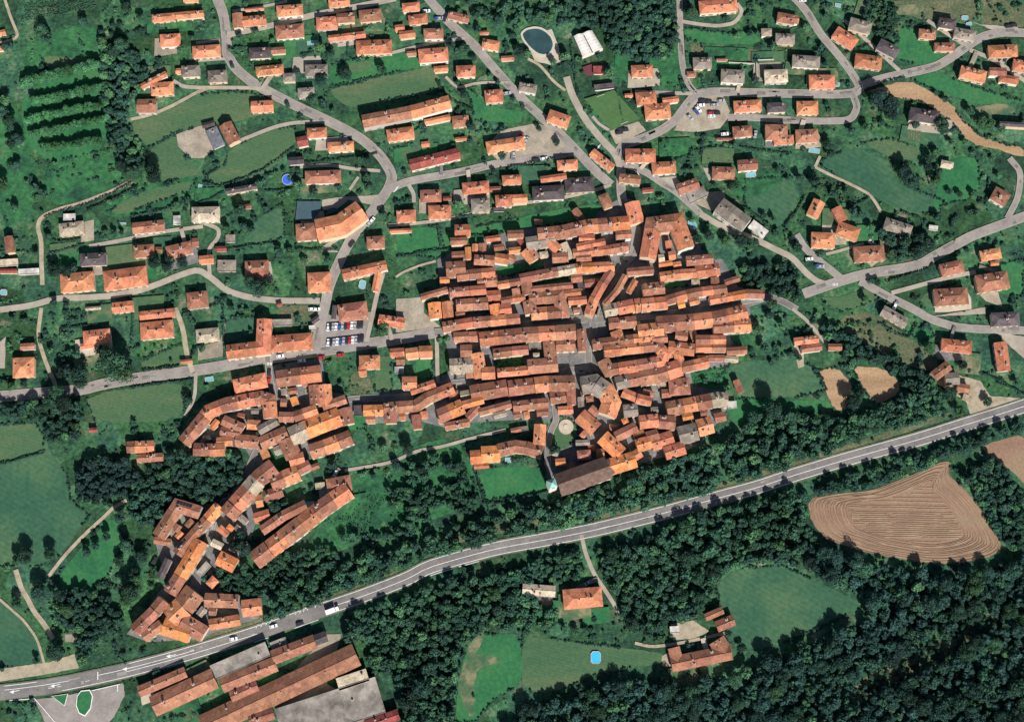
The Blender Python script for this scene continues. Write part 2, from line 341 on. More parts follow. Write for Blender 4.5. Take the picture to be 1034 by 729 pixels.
    # roof furniture: sub-parts of the roof
    def on_roof(t, u):      # t along 0..1, u across -1..1
        s = t*L
        for p, q in zip(cpts[:-1], cpts[1:]):
            l = (q-p).length
            if s <= l+1e-6: break
            s -= l
        d = (q-p).normalized(); n = Vector((-d.y, d.x)); pos = p+d*min(s, l)+n*u*w/2
        if kind == 'g': z = zr-abs(u)*(zr-ze)
        elif kind == 'h':
            m_ = min(min(t, 1-t)*L, (1-abs(u))*w/2); z = min(zr, ze+m_*pitch)
        else: z = ze
        return pos, z, math.atan2(d.y, d.x)
    if not shed:
        for _ in range((1 if L < 8 else (2 if L < 13 else 3)) if kind != 'f' else 1):
            t, u = rnd.uniform(0.15, 0.85), rnd.uniform(-0.55, 0.6); p, z, a = on_roof(t, u)
            link('chimney', rnd.choice(CHIM), roof, loc(p, z), a)
        if rnd.random() < 0.35 and kind != 'f':
            u = -0.45; p, z, a = on_roof(rnd.uniform(0.3, 0.7), u)
            o = link('skylight', SKYL, roof, loc(p, z)); sl_ = math.atan(pitch)
            if kind == 'g': o.rotation_euler = (Matrix.Rotation(a, 4, 'Z') @ Matrix.Rotation(sl_, 4, 'X')).to_euler()
            else: o.location.z += 0.05
    if solar:
        p, z, a = on_roof(0.55, -0.5)
        bb = MB(); bb.box((0, 0, 0.12), (L*0.5, w*0.26, 0.08), 0)
        for q in range(1, 5): bb.box((-L*0.25+L*0.1*q, 0, 0.165), (0.08, w*0.26, 0.02), 1)
        o = link('solar_panel', bb.me('solar_panel', ['panel', 'metal']), roof, loc(p, z+0.05))
        o.rotation_euler = (Matrix.Rotation(a, 4, 'Z') @ Matrix.Rotation(math.atan(pitch), 4, 'X')).to_euler()
    # windows, door
    if not shed:
        cnt = 0
        for side in (0, 1):
            for i in range(len(wo)-1):
                p, q = wo[i][side], wo[i+1][side]; l = (q-p).length
                if l < 3: continue
                d = (q-p).normalized(); n = Vector((-d.y, d.x))*(1 if side == 0 else -1); south = n.y < 0
                ang = math.atan2(n.y, n.x)+math.pi/2
                k = max(1, int(l/3.6)); k = min(k, 5)
                storeys = max(1, int((hgt-0.4)/2.9)) if south else 1
                for s_ in range(storeys):
                    for j in range(k):
                        if cnt > (9 if detached else 6): break
                        pos = p+d*l*(j+0.5)/k+n*0.02; isdoor = south and s_ == 0 and j == k//2 and i == 0
                        if isdoor: link('door', DOOR, e, loc(pos, 0.05), ang)
                        else: link('window', WIN, e, loc(pos, 1.6+s_*2.9 if south else hgt-1.5), ang)
                        cnt += 1
    return e

def to_m(px, z): 
    v = at(px[0], px[1], z); return Vector((v.x, v.y))
def mark_house(px, w):
    mark_line(occ_house, px, w/2+0.6)

# ================================================================ SURVEY DATA
DATA = r'''
@0,0,4.86
H 30 g o -30,172 28,158
H 26 g o -30,243 16,238
H 40 h o 745,92 860,82
H 36 g o 860,80 1000,68
H 66 h o 785,202 885,196
H 24 g o 900,2 975,0
H 58 h g 890,352 980,348
H 30 g o 862,352 890,350
H 30 g o 692,428 818,362
H 66 h o 740,440 852,432
H 70 g b 672,522 768,520
@200,0,4.86
H 50 g b 192,66 196,140
H 52 g o 216,108 335,98
H 16 g o 230,52 325,42
H 58 h o 385,58 515,48
H 45 h o 640,18 745,8
H 66 h o 580,118 685,112
H 50 g b 680,92 770,86
H 62 h b 790,82 900,72
H 72 h b 380,162 520,150
H 62 h o -28,258 110,248
H 56 h d 250,264 355,258
H 34 g b 358,252 430,246
H 48 h o 283,352 420,338
H 44 h g 415,382 478,380
H 60 h g 525,348 637,345
H 62 h g 48,378 142,372
H 50 h g 490,458 572,452
H 34 g o 640,192 822,170
H 72 h o 775,235 952,228
H 58 g o 260,526 370,520
H 52 h o 535,655 632,650
H 66 g b 132,608 180,702
H 62 f s 62,632 104,722
H 28 g d 20,620 82,604
H 52 g r 486,700 540,690
@400,0,4.86
R 62 2 bo -165,598 90,548 265,500
H 62 h o -45,668 88,650
H 46 h o 30,40 116,32
H 50 h o 60,100 155,90
H 36 g o -6,142 42,136
H 38 g o 15,175 95,165
H 54 h b 135,168 232,165
H 26 g b 52,266 100,262
H 72 h o 110,278 256,266
H 30 g o 185,342 256,336
H 58 h o 295,352 390,348
H 40 g b 255,72 358,98
H 20 g o 410,165 456,160
H 50 h o 422,214 508,228
H 26 g b 515,290 580,285
H 64 h o 435,476 525,468
H 64 h o 745,566 850,602
H 58 h b 275,600 357,592
H 28 g o 140,602 266,575
H 28 g o 124,712 165,706
H 20 g o 290,686 346,680
H 46 h g 602,425 690,440
@600,0,4.86
H 62 h o 182,352 288,348
H 66 h o 515,38 702,24
H 60 h g 485,312 577,310
H 30 h b 455,366 500,366
H 68 h g 622,372 738,378
H 16 g b 600,296 655,294
H 66 h t 835,376 950,372
H 52 h b 898,84 985,100
H 40 h t 820,160 872,160
H 54 h g 890,190 985,194
H 66 h o 205,488 305,478
H 78 h o 248,552 375,542
H 30 g o 335,497 415,486
H 20 g o 150,471 190,468
H 60 h o 685,526 822,518
H 50 h d 850,530 942,526
H 56 h b 680,650 775,642
H 15 g b 600,684 690,682
H 80 h b 840,650 950,650
H 46 h o 880,692 980,684
H 40 f r -5,345 46,345
H 28 f d 0,432 100,420
@800,0,4.42
H 62 h o 190,142 282,202
H 58 h g 255,104 352,130
H 56 h d 385,195 472,242
H 62 h o 280,268 400,284
H 56 h g 0,272 124,280
H 64 h o 75,366 190,366
H 40 g b -20,85 30,90
H 62 h o 20,482 116,482
H 62 h b 15,610 116,606
H 44 h b 565,150 642,156
H 48 h d 655,100 732,112
H 48 h g 722,145 820,162
H 38 h b 635,210 726,210
H 58 h o 875,232 1006,226
H 56 h o 985,290 1060,302
H 56 h o 750,318 865,346
H 38 g b 880,320 956,322
H 38 h o 925,348 1012,362
H 62 h d 525,508 658,528
H 22 g d 925,553 1050,560
@0,140,4.86
H 66 h t 290,450 412,435
H 58 g b 650,442 806,426
H 46 f w 850,402 886,400
H 32 f w 310,386 370,384
H 64 h d 390,596 522,590
H 64 h b 655,556 757,548
H 28 g b 762,546 797,546
H 66 h b 818,562 942,532
H 46 g b 942,512 975,508
H 96 h o 296,712 462,696
H 100 h o 508,700 722,672
H 44 g b 40,480 52,562
H 36 f t 0,612 88,606
H 30 f w 90,656 192,650
H 22 g r -10,650 82,650
@200,140,4.86
H 66 h b 525,192 702,186
H 28 g d 135,262 290,234
H 76 h t -32,374 106,370
H 86 h b 480,462 582,455
R 100 1 o 580,450 700,425 805,350
H 84 h b 230,642 347,636
H 58 f g 95,625 186,625
H 42 g o 5,597 76,590
H 28 g r 84,543 140,540
H 38 f g 135,492 182,490
H 100 h o 538,708 652,702
H 62 h b 828,512 916,506
R 46 2 oo 708,668 925,620
H 34 g o 885,655 868,750
H 20 g o 940,456 1050,450
H 38 g d 445,112 520,106
H 50 h o 635,44 765,36
H 24 g b 222,335 262,332
@400,140,4.86
H 58 g r 68,132 312,72
H 62 h o 443,46 632,18
H 64 h b 118,284 222,280
H 60 h o 2,382 97,378
H 70 h o 158,362 270,360
H 62 h o 325,248 457,236
H 48 h o 520,205 615,200
H 72 h d 668,270 825,262
H 76 h d 828,232 972,222
H 32 g o 708,202 836,184
H 50 h o 790,132 892,126
H 22 g r 230,295 272,293
H 28 g b 460,250 515,248
@0,430,4.86
H 58 g b 622,105 662,103
H 60 g o 662,104 757,100
H 42 g b 672,160 800,152
H 24 g r 438,22 476,20
@600,140,4.86
H 44 g o -12,65 90,148
H 70 h o 152,84 302,84
H 62 h o 283,148 402,140
H 46 g b 122,192 228,204
H 24 g r 235,256 292,250
R 78 3 obo 262,588 292,425 405,410 452,542
H 64 h b 578,168 692,172
H 56 g b 704,134 802,126
H 58 g b 410,252 512,218
H 56 f k 462,296 548,256
R 80 2 gg 612,325 680,375 748,425
H 50 f w 768,418 842,474
@800,140,4.42
H 56 g o 122,278 88,348
H 48 g o 195,308 228,368
H 66 h o 200,398 296,432
H 72 h o 85,452 190,456
H 72 h b 275,518 412,510
H 56 h g 412,376 532,416
H 22 f w 610,396 650,402
H 66 h b 895,240 962,278
H 28 h t 665,108 720,120
H 50 h o 840,526 932,510
H 20 g o 885,560 922,556
H 58 h b 662,590 764,566
@0,280,4.86
H 84 h b 918,118 1020,105
H 54 g o 550,152 656,140
H 18 g t 420,156 496,150
H 72 h o 408,300 542,285
H 30 g o 395,342 462,330
H 44 g o 685,190 858,172
H 88 h o 688,266 850,250
H 100 h o 62,445 168,440
H 34 g b 100,342 170,338
H 20 g o 885,416 946,410
@200,280,4.86
H 68 h t -10,290 104,278
H 88 h b 688,178 832,158
H 24 g d 672,138 664,206
R 66 2 oo 326,205 320,345 140,368
H 84 h o 352,328 562,312
H 34 f k 362,224 462,222
H 28 f w 545,252 575,248
H 28 g d 558,222 592,198
H 20 g r 385,136 412,130
H 54 g o 885,208 1015,226
@800,280,4.42
H 82 h b 822,32 966,10
H 78 h b 632,92 785,82
H 64 h d 890,190 1015,184
H 58 h o 665,300 802,314
H 60 g o 928,290 946,420
H 48 g g 402,145 512,208
R 44 1 b 632,442 700,392
H 56 g g 682,455 745,450
H 40 g b 735,490 792,500
H 28 f t 762,530 800,545
H 36 g o 8,288 118,275
H 34 g b 40,322 132,310
H 32 g b 160,312 222,312
@430,190,8.576
H 100 g o 250,370 388,366
H 62 g b 212,462 360,455
H 108 h g 392,152 555,142
H 92 h o 602,110 748,104
H 70 g o 748,95 880,88
H 34 f d 585,188 680,186
H 50 g o 518,446 645,430
H 66 g b 705,402 848,396
H 46 g r 800,425 842,492
H 108 g g 868,482 1125,446
H 56 g o 718,546 822,536
H 98 g o 862,532 942,632
H 84 g o 595,602 718,622
H 55 g b 695,590 775,625
H 86 g b 418,620 590,630
@430,265,8.576
H 128 g b 175,62 345,52
R 84 3 bbo 268,120 440,100 600,85
H 100 g b 445,170 620,158
R 78 2 bo 205,262 522,236
H 88 g o 525,292 650,285
R 58 2 ob 620,196 850,160
R 84 1 b 868,165 885,280
R 56 2 bo 650,335 860,300
H 104 g O 72,348 86,488
H 86 g o 182,340 196,480
R 52 2 bb -45,302 190,235
R 96 2 bb 262,372 540,352
R 84 5 bobob 145,562 400,520 600,505 815,485
H 86 g O 592,362 618,500
H 92 g o 640,412 742,400
R 122 5 obbob 465,668 860,625 1130,610 1300,600
H 86 g b 240,652 370,642
H 84 g b 372,645 462,640
@540,265,8.576
R 104 6 bbbbob -50,318 205,292 240,425 -38,448 -50,330
R 52 3 bbb -60,238 150,215 330,198
R 78 5 bbtOo -130,142 130,92 390,48 690,34
H 66 g b 430,186 560,170
R 78 3 boo 662,75 578,205 512,322 468,455
H 66 g o 258,275 400,258
H 66 g o 290,338 450,325
H 56 f d 362,205 432,200
H 76 g b 312,140 410,130
R 66 2 bb 800,85 1029,65
R 54 2 bb 788,110 716,240 604,365
R 106 2 to 602,425 860,372
R 104 1 o 868,372 1035,345
H 96 g b 930,245 1075,222
H 96 g b 640,532 882,512
H 96 g o 702,592 738,700
H 92 g t 855,560 915,558
R 86 3 bbo 500,712 1035,645
H 72 g b 404,578 412,770
@540,190,8.576
H 84 h b 588,52 642,172
H 60 g b 342,182 430,298
H 44 g b -5,292 68,294
H 122 g o 840,122 888,308
R 112 6 bbbobO 25,402 220,385 460,332 818,300
H 84 g o 125,455 205,540
H 90 g t 235,482 300,622
H 72 g o 382,436 520,440
R 56 2 oo 362,512 610,462
R 78 3 bob 330,568 640,535 810,505
H 66 g b 700,410 840,402
H 84 g b 150,605 290,600
H 70 g b 360,610 490,600
@650,245,8.576
R 76 2 oo 140,298 320,272 455,265
H 106 g o 450,258 656,228
H 82 g b 368,162 602,140
H 50 g b 690,352 830,308
R 78 5 bobob 172,510 300,470 450,432 720,398
R 72 3 oOb 572,502 900,442 1045,448
H 112 g b 0,412 182,395
R 104 2 oo -20,540 205,518
@650,315,8.576
R 130 5 bbobo 112,108 410,88 620,62 895,2
R 108 2 bo 602,135 928,112
R 76 2 bo 450,242 712,240
H 56 g b 420,160 452,262
R 120 1 o -50,172 172,150
R 80 2 bb -30,250 205,222
H 104 g o 212,305 440,330
H 76 g o 292,345 330,500
R 86 2 bo 332,482 562,432
R 72 2 ob 452,312 712,312
H 64 g b 462,408 560,412
H 54 g b 562,402 702,400
H 64 g b 718,342 892,330
H 50 g t 700,405 820,412
H 54 g b 60,412 248,370
R 140 3 bbo -32,572 140,540 322,480
H 140 h b 218,655 402,640
H 44 f t 118,640 200,622
H 56 g b 798,588 845,705
@640,385,8.576
H 74 g b 240,108 322,104
R 122 4 bobt 285,242 560,190 730,155 815,165
H 60 f w 812,205 892,202
R 112 1 o 48,355 215,338
R 112 1 b 220,348 362,362
H 148 g g 388,472 552,432
H 142 g o 552,408 682,372
H 80 g b 700,322 795,300
H 106 g O 22,560 148,520
H 118 g o 150,545 340,482
H 84 g b 108,482 212,452
H 80 g b 0,485 98,452
H 112 g o 268,625 440,572
H 84 g o 0,650 60,612
H 44 f k 368,555 440,540
@430,340,8.576
H 104 g b 298,125 400,122
H 124 g t 205,255 408,245
H 86 g b 345,318 415,312
H 106 g o 442,142 478,360
H 104 g o 482,318 600,312
R 76 2 bb 582,145 770,122 888,112
H 64 f k 890,80 1012,72
H 76 g o 618,315 892,290
R 136 3 bbb 388,498 520,472 705,440
R 126 5 bbobb 715,448 1030,408 1290,402
H 84 g t 300,515 382,502
R 66 2 oO 290,600 500,545
R 120 2 bO 112,690 322,600
H 80 h b 200,508 282,502
R 64 1 b 362,700 460,600
R 60 2 bb 460,655 740,580
H 86 g b 755,605 1062,572
@540,340,8.576
R 98 7 oobobob 600,125 1060,75 1125,150 1095,218 640,292 590,200
H 102 g b 122,20 140,200
H 122 g b -62,262 200,240
H 104 g b 182,78 350,68
H 96 g b 132,535 270,515
H 74 g b 310,400 320,592
H 66 g o 200,640 332,630
R 150 4 ggoo 405,425 520,405 620,475 665,570 625,680
R 112 2 gb 702,405 932,352
R 76 2 oo 760,478 880,530 1012,562
H 106 g g 768,645 892,632
@540,400,8.576
H 126 g o 388,162 532,290
R 122 1 O 585,350 745,500
H 138 g O 622,622 872,545
H 78 h b 368,512 486,502
H 56 h o 460,452 522,450
H 54 h b 645,272 740,268
R 84 2 bb 700,352 882,262
@440,420,8.576
H 98 g o 905,72 895,252
H 112 g O 298,358 410,350
H 136 g O 395,335 556,325
H 42 g o 330,440 460,430
R 104 3 bbb 540,298 690,262 790,275 922,312
H 42 g b 650,130 740,112
H 36 f k 740,112 802,102
H 66 g b 78,92 295,52
H 78 g b 20,30 100,20
@350,340,8.576
H 112 h o 108,222 290,218
H 84 g o 105,305 172,295
H 72 g o 375,142 500,132
H 88 g o 512,150 622,135
H 98 g o 625,132 745,128
H 76 g b 430,205 505,202
H 60 f w 415,292 496,288
H 108 g o 480,402 610,400
H 66 g o 552,475 766,402
H 84 f d 62,640 140,636
H 90 g O 145,640 320,634
R 96 5 bbbbo 322,622 600,598 700,530 925,440
@320,385,8.576
H 100 g b 635,222 640,365
H 80 g b 860,288 872,415
R 122 3 bob -60,610 100,560 298,480
@250,365,8.576
R 136 2 bo 250,155 430,128 636,102
H 46 g b 470,198 640,180
H 84 g b 572,202 585,370
H 116 g o 662,200 675,388
R 72 2 bb 650,395 852,325
R 86 3 bbo 270,480 400,482 602,412
R 156 3 tOO 372,652 600,552 800,475
H 116 g b 830,405 868,548
R 112 2 bb 110,712 342,612
@170,365,8.576
H 124 h o 566,222 852,158
R 112 7 bbobobo 130,705 250,560 355,430 500,372 800,312 872,335 885,492
H 86 g b 470,505 650,585
H 56 g b 598,472 662,482
H 80 g o 682,545 800,552
H 76 g b 450,600 620,625
H 26 f w 760,622 822,622
R 76 2 gg 780,602 942,512
H 60 g d 285,712 372,665
@200,430,8.576
H 106 g b 322,125 522,142
H 80 g o 160,142 300,130
R 104 2 bo -40,202 130,210 232,202
H 70 g g 42,122 110,112
H 136 g b 762,112 830,275
H 96 g o 790,305 920,272
R 146 6 bbtbob 660,350 540,440 430,570 320,692 250,775
R 126 2 bo 632,502 870,402
H 84 g b 850,395 972,332
H 46 g b 962,372 1045,340
H 96 g b 572,615 730,560
H 104 g o 498,655 560,642
@200,430,4.86
R 48 3 bbb 312,515 420,440 530,385
R 84 6 bobobo 275,662 380,582 500,490 600,410 742,312
H 80 h b 632,300 752,278
H 34 f w 522,390 570,386
H 30 f t 575,296 622,290
H 54 g o 275,455 352,432
@120,500,8.576
R 108 2 bb 702,150 510,92 342,358
H 60 g b 305,388 452,408
R 92 3 Obb 872,90 702,282 560,440 505,512
R 116 3 OOb 710,392 580,622 440,850
H 62 g d 430,552 352,722
H 122 g O 858,538 1010,612
H 60 f k 690,690 780,590
@120,575,8.576
R 104 3 bbb 388,262 290,382 130,532
H 90 g b 212,590 372,472
R 184 2 bo 660,190 560,320 442,430
H 146 g O 382,485 622,562
H 140 g b 545,445 742,562
R 112 2 bb 742,262 1035,275
@200,579,4.86
H 84 g o 215,172 312,160
H 56 g o 55,252 206,226
H 74 f k 70,486 342,368
H 76 g b 115,548 382,442
H 56 g b 160,605 292,548
H 72 g b 365,412 575,332
H 54 g d 562,332 632,306
H 70 f k 362,372 440,342
H 116 g b 20,752 778,396
H 64 g b 250,720 372,682
H 180 f k 400,752 895,592
H 64 f t 685,545 832,496
H 56 g r 820,748 985,690
@0,579,4.86
H 56 g b 680,580 912,482
H 104 g b 750,652 1055,512
@400,579,4.86
H 56 g t 620,76 782,88
H 98 h o 820,128 1012,112
@600,579,4.86
H 76 g b 378,445 672,385
H 60 g b 390,362 408,432
H 86 g b 600,325 645,395
H 34 f w 372,276 418,273
H 38 g b 545,216 632,178
H 56 g b 600,262 686,226
@0,0,1
A asphalt 9 218,-4 226,15 229,40 229,55 238,70 255,84 275,95 300,108 335,124 365,140 385,158 397,178 392,192 375,215 355,240 340,270 332,290 328,310 322,335 318,354
A asphalt 8 430,-4 455,25 478,45 495,65 515,88 535,108 560,130 580,150 600,172 617,187
A asphalt 8 627,171 627,200 636,218 643,232 641,255 631,264
A lane 6 572,78 577,95 590,120 608,142 622,156 627,171
A asphalt 6 627,165 651,173 668,185 682,193 699,208 707,216
A lane 5 707,216 723,226 744,235 765,243 785,253 800,260 814,276 827,286 845,288
A asphalt 8 625,158 627,148 650,140 668,132 682,122 692,108 703,95 722,93 760,94 800,95 861,96 872,86 890,80 913,75 945,68 960,59 972,50 992,37 1012,33 1040,34
A asphalt 7 800,-4 814,11 829,36 845,54 860,74 868,88
A asphalt 6 861,96 866,109 859,122 830,123 800,122 760,119 735,119
A asphalt 5 686,-4 687,41 689,68 695,86 703,95
A lane 4 641,93 668,94 699,95
A lane 4 688,22 705,25 725,27 742,24 750,12 744,4
A asphalt 7 392,192 412,183 462,175 503,165 545,160 579,154
A lane 5 229,36 272,27 323,14 362,7 400,-1
A lane 4 200,89 262,89 275,95
A lane 4 175,82 185,88 200,89
A track 3.5 132,121 154,116 175,107 200,93 212,89
A lane 4 231,147 278,128 299,124 332,123
A track 4.5 43,288 42,263 42,243 38,230 41,220 58,212 82,206 115,193 134,183
A lane 5 0,313 31,309 58,301 82,301 113,299 140,294 160,287 179,279 200,272 214,281 229,294 253,301 282,304 323,304
A lane 4 212,279 210,252 221,240 221,231 205,225
A lane 4 90,249 123,243 165,234 205,229
A asphalt 10 -5,401 41,397 82,394 103,388 144,381 200,374 268,362 315,356 365,348 400,343 439,336
A asphalt_grey 7 439,336 503,331 560,326 591,322
A track 4 42,311 38,340 47,368 55,385 58,395
A lane 4.5 387,276 380,300 377,315 370,345
A asphalt_grey 6 631,264 622,280 608,298 601,315 599,335 594,350 594,368 600,376 614,382 627,397
A asphalt_grey 6 601,323 640,321 693,315 740,306 775,300 789,304 805,313
A asphalt_grey 6 400,402 421,398 441,389 470,386 503,381 565,377 594,372
A asphalt_grey 5 270,424 290,420 323,410 356,402 400,402
A asphalt_grey 5 270,360 272,379 277,403 280,424
A asphalt_grey 5 282,427 262,449 255,463 245,488 225,508 218,518 212,541 203,560
A lane 4 441,340 442,387
A asphalt_grey 14.2 -10,700 20,697 62,691 123,678 165,667 200,657 262,638 323,616 365,602 412,584 431,573 465,563 503,553 560,543 600,535 662,520 723,503 765,492 800,480 850,465 886,455 930,443 967,431 1003,420 1040,408
A track 3.5 49,582 66,560 86,539 105,522 115,512 128,505
A track 5 16,575 22,595 27,602 35,618 45,630 54,645
A track 2.5 0,605 15,618 25,627 38,645 45,670
A lane 4 587,540 591,558 600,580 612,597 625,618
A track 3 641,649 658,653 682,650 710,644 732,639
A asphalt 9 811,297 845,285 872,277 927,269 945,258 958,251 980,239 1004,230 1040,217
A asphalt 7 868,284 897,300 922,312 940,323 970,332 1040,334
A lane 4.5 900,296 930,288 958,280 985,275
A asphalt 5 1019,160 1031,174 1028,200 1017,221
A track 3 823,169 836,176 860,187 879,197 890,215
A track 3 823,169 828,158
A asphalt 6 804,237 814,253 834,269 850,282
A lane 3 834,257 850,253 872,246
A lane 4 852,21 879,45 895,60 908,72
A lane 4 936,21 955,34 972,45
A lane 4.5 979,51 1004,61 1040,86
A lane 3.5 800,312 814,323 829,341 838,352
A lane 3.5 470,39 431,45 400,53 380,58
A lane 3 515,84 482,84 462,90 450,78
A lane 3.5 392,228 420,226 451,222 468,218 523,206 565,201 600,193 617,187
A track 2.5 400,280 407,275 425,268 440,264
A lane 3.5 303,169 334,167 356,171 384,173
A lane 3 362,179 353,192
A lane 3.2 348,475 385,469 400,465 421,455 447,451 478,442 511,434
A track 5 177,311 185,331 189,360 195,376
A track 3 4,-3 12,21 20,39 -4,45
A lane 3 235,12 268,7 290,2
A lane 3 198,44 222,41
A lane 3 198,62 227,60
A lane 3.5 198,376 197,402 187,420
A track 3 533,60 545,66 560,84 571,92
A lane 4 418,205 418,196 412,186
A asphalt_grey 5 592,375 570,372 560,410 562,425 557,433 553,450 553,470
A lane 3 615,132 605,126 598,118
F f_mown 133,122 154,118 178,108 200,96 240,93 262,96 290,105 250,121 205,128 178,134 150,148 137,140
F f_mown 150,150 178,136 180,150 208,178 195,178 163,185 148,170
F f_mown 232,150 275,131 298,128 299,146 285,162 262,178 218,189 207,178 228,166
F f_mown 332,90 400,75 440,67 446,92 392,101 372,107 352,108 340,100
F f_bright 332,66 400,50 425,58 438,65 400,73 335,88
F f_mown 340,76 372,70 380,62 345,65
F f_wild 100,212 144,187 200,177 206,180 200,192 179,204 132,220 112,219
F f_mown 108,214 144,193 198,182 190,194 150,207 128,216
F f_mown 84,399 195,383 184,424 97,428
F f_teal -10,428 38,425 46,440 50,455 68,480 71,505 90,520 62,560 30,572 -10,572
F f_mown -10,430 36,427 46,442 44,457 -10,470
F f_teal -10,605 15,610 35,640 45,665 30,672 -10,674
F f_bright 60,578 90,545 115,520 125,545 110,580 90,600 62,598
F f_bright 482,473 542,470 556,492 530,500 500,504 492,508
F f_plough 815,504 845,498 880,495 920,480 945,468 960,465 957,480 970,490 990,511 1014,552 1000,562 965,569 940,569 880,559 845,548 832,543 820,527
F f_dirt 822,374 845,371 861,388 857,402 853,415 842,413 833,392
F f_dirt 860,370 890,371 908,384 908,397 888,408 880,404 870,390
F f_plough 990,450 1040,436 1040,495 1018,472 1000,460
F f_dirt 872,92 918,81 938,92 962,106 972,122 993,138 1015,146 1034,150 1034,160 1010,152 980,145 958,120 930,103 895,97
F f_teal 826,164 861,147 902,165 904,183 925,192 953,203 950,216 920,216 900,208 876,195 845,178
F f_mown 870,144 900,140 930,150 925,162 905,162
F f_teal 753,181 800,179 806,200 800,220 790,230 765,222 752,205
F f_bright 940,215 952,170 965,158 988,160 990,190 975,203 960,205
F f_teal 723,592 740,575 790,571 832,590 876,612 840,627 800,645 762,657 735,642 741,625 728,612
F f_mown 528,641 560,645 595,650 640,655 672,660 668,670 640,673 600,682 570,695 545,700 525,690
F f_bright 480,640 525,640 528,690 500,705 480,729 460,729 462,690 470,660
F f_pale 470,665 480,660 508,664 500,670 482,674 478,695 480,722 472,722 462,690
F f_pale 474,650 486,636 490,640 480,662 470,664
F f_teal 738,366 800,362 825,372 835,394 800,402 740,400 722,388
F f_bright 735,402 800,404 838,404 840,415 800,416 770,440 745,432 735,415
F f_scrub 845,320 880,314 930,350 950,366 938,376 900,362 860,340
F f_bright 920,80 945,72 985,88 1030,102 1017,104 985,106 965,98 945,92
F f_pale 985,108 1015,104 1028,114 1000,116 988,114
F f_scrub 900,0 1040,0 1040,28 1000,26 985,20 930,20 915,14 905,8
F f_pale 898,8 920,4 935,8 925,17 905,15
F f_bright 905,25 925,30 955,55 940,68 912,62 895,50 908,42
F f_wild 50,165 85,150 120,155 125,175 112,195 85,203 55,208 40,190
F f_bright 22,92 106,60 112,150 50,165 22,140
F f_wild 30,40 100,20 105,60 60,75 30,82 22,60
F f_mown 40,56 92,60 88,66 50,74
F f_wild 0,100 20,110 40,190 30,215 0,235
F f_wild 620,60 690,40 695,88 700,92 640,88 620,75
F f_scrub 695,42 720,48 765,50 795,60 790,68 740,60 700,56
F f_bright 690,28 735,34 760,30 770,45 720,45 692,40
F f_bright 460,80 500,110 530,112 525,125 480,122 475,100
F f_wild 400,455 460,440 476,472 488,508 450,520 410,535 385,530 395,490
F f_wild 420,480 472,465 486,505 450,515 420,512
F f_scrub 855,694 900,668 960,640 1000,618 1010,628 965,655 905,690 862,712
F f_wild 335,490 380,475 400,480 390,530 340,560 310,560
F f_scrub 452,540 500,528 560,520 570,524 500,540 455,550
F f_scrub 160,663 200,645 262,624 340,598 400,575 402,580 340,607 262,630 200,651 162,669
F f_scrub 600,522 660,504 740,484 800,466 880,441 960,415 962,421 880,448 800,473 740,492 660,512 602,529
F f_teal 250,228 285,205 288,240 255,248
F f_bright 430,240 470,232 560,212 610,205 600,222 560,226 500,236 440,262 400,255
F f_bright 400,232 444,228 448,252 402,260
F f_mown 142,365 188,345 192,372 146,376
F f_teal 200,330 262,318 278,335 232,344 225,352
F f_scrub 280,308 320,308 316,328 280,330
F f_wild 712,165 745,162 800,180 752,205 735,190
F f_mown 825,300 850,300 875,290 890,302 850,315
F f_teal 926,300 965,285 985,300 975,312 940,315
F f_bright 910,330 940,332 944,340 930,345
F f_bright 985,272 1034,262 1034,300 1000,295
F f_scrub 355,375 372,375 378,398 352,398
F f_mown 380,360 395,360 396,395 378,395
F f_bright 420,362 437,362 437,382 420,383
F f_bright 500,362 530,360 530,372 502,374
F f_bright 543,280 576,275 578,285 543,290
F f_bright 500,270 550,262 548,270 505,280
F f_bright 668,285 692,280 695,288 670,292
F f_wild 736,330 755,327 760,350 738,345
F f_bright 697,375 735,370 737,395 700,390
F f_bright 347,420 368,418 370,432 350,435
F f_mown 556,425 566,420 580,424 585,440 570,455 556,452
F f_wild 270,455 290,440 300,470 278,488 262,510 255,500
F f_bright 600,120 607,118 600,100 594,102
Y yard 178,136 212,124 217,150 206,160 192,160 180,148
Y lane 325,202 348,199 384,197 379,208 352,202 340,212 326,212
Y lane 334,248 350,238 352,228 342,238 325,250 325,255 342,255
Y yard 505,132 540,125 565,130 580,150 560,158 505,164 490,150
Y yard 703,97 730,97 737,112 735,120 727,130 703,134 680,132 684,126
Y yard 615,132 645,123 652,132 630,144 622,146
Y asphalt 329,318 376,315 369,346 323,352 326,330
Y asphalt_grey 595,314 608,314 615,338 600,342 593,342
Y town_paving 575,358 594,356 606,372 575,374
Y yard 703,195 731,193 735,210 718,213 700,205
Y gravel 541,34 557,30 563,45 568,62 556,66 540,62 534,50
Y asphalt 30,706 62,703 125,689 126,702 115,724 100,740 50,740 40,716
Y track -8,676 50,668 75,660 80,674 50,680 -8,689
Y lane 1000,30 980,22 990,25 1028,28 1028,34 1010,34
Y yard 82,225 95,222 95,243 82,245
Y yard 66,640 80,640 80,648 66,648
Y yard 400,302 428,300 428,316 445,330 400,336
Y yard 228,322 226,360 200,364 200,350 222,345
Y yard 308,393 332,388 335,410 310,415
Y town_paving 552,470 562,470 568,500 560,497
Y yard 265,700 285,690 330,640 345,640 330,690 400,729 300,735
Y track 942,385 955,375 990,385 1000,400 1034,402 1034,410 980,420 975,405
Y track 677,630 700,626 716,637 700,645 680,646
Y track 668,662 676,658 682,674 668,672
Y lane 1005,335 1020,350 1034,362 1034,340
Y yard 980,288 1006,290 1012,310 995,304
Y lane 968,315 996,310 995,317 940,320
Y track 800,345 810,340 812,370 806,372
Y yard 872,260 890,262 880,270
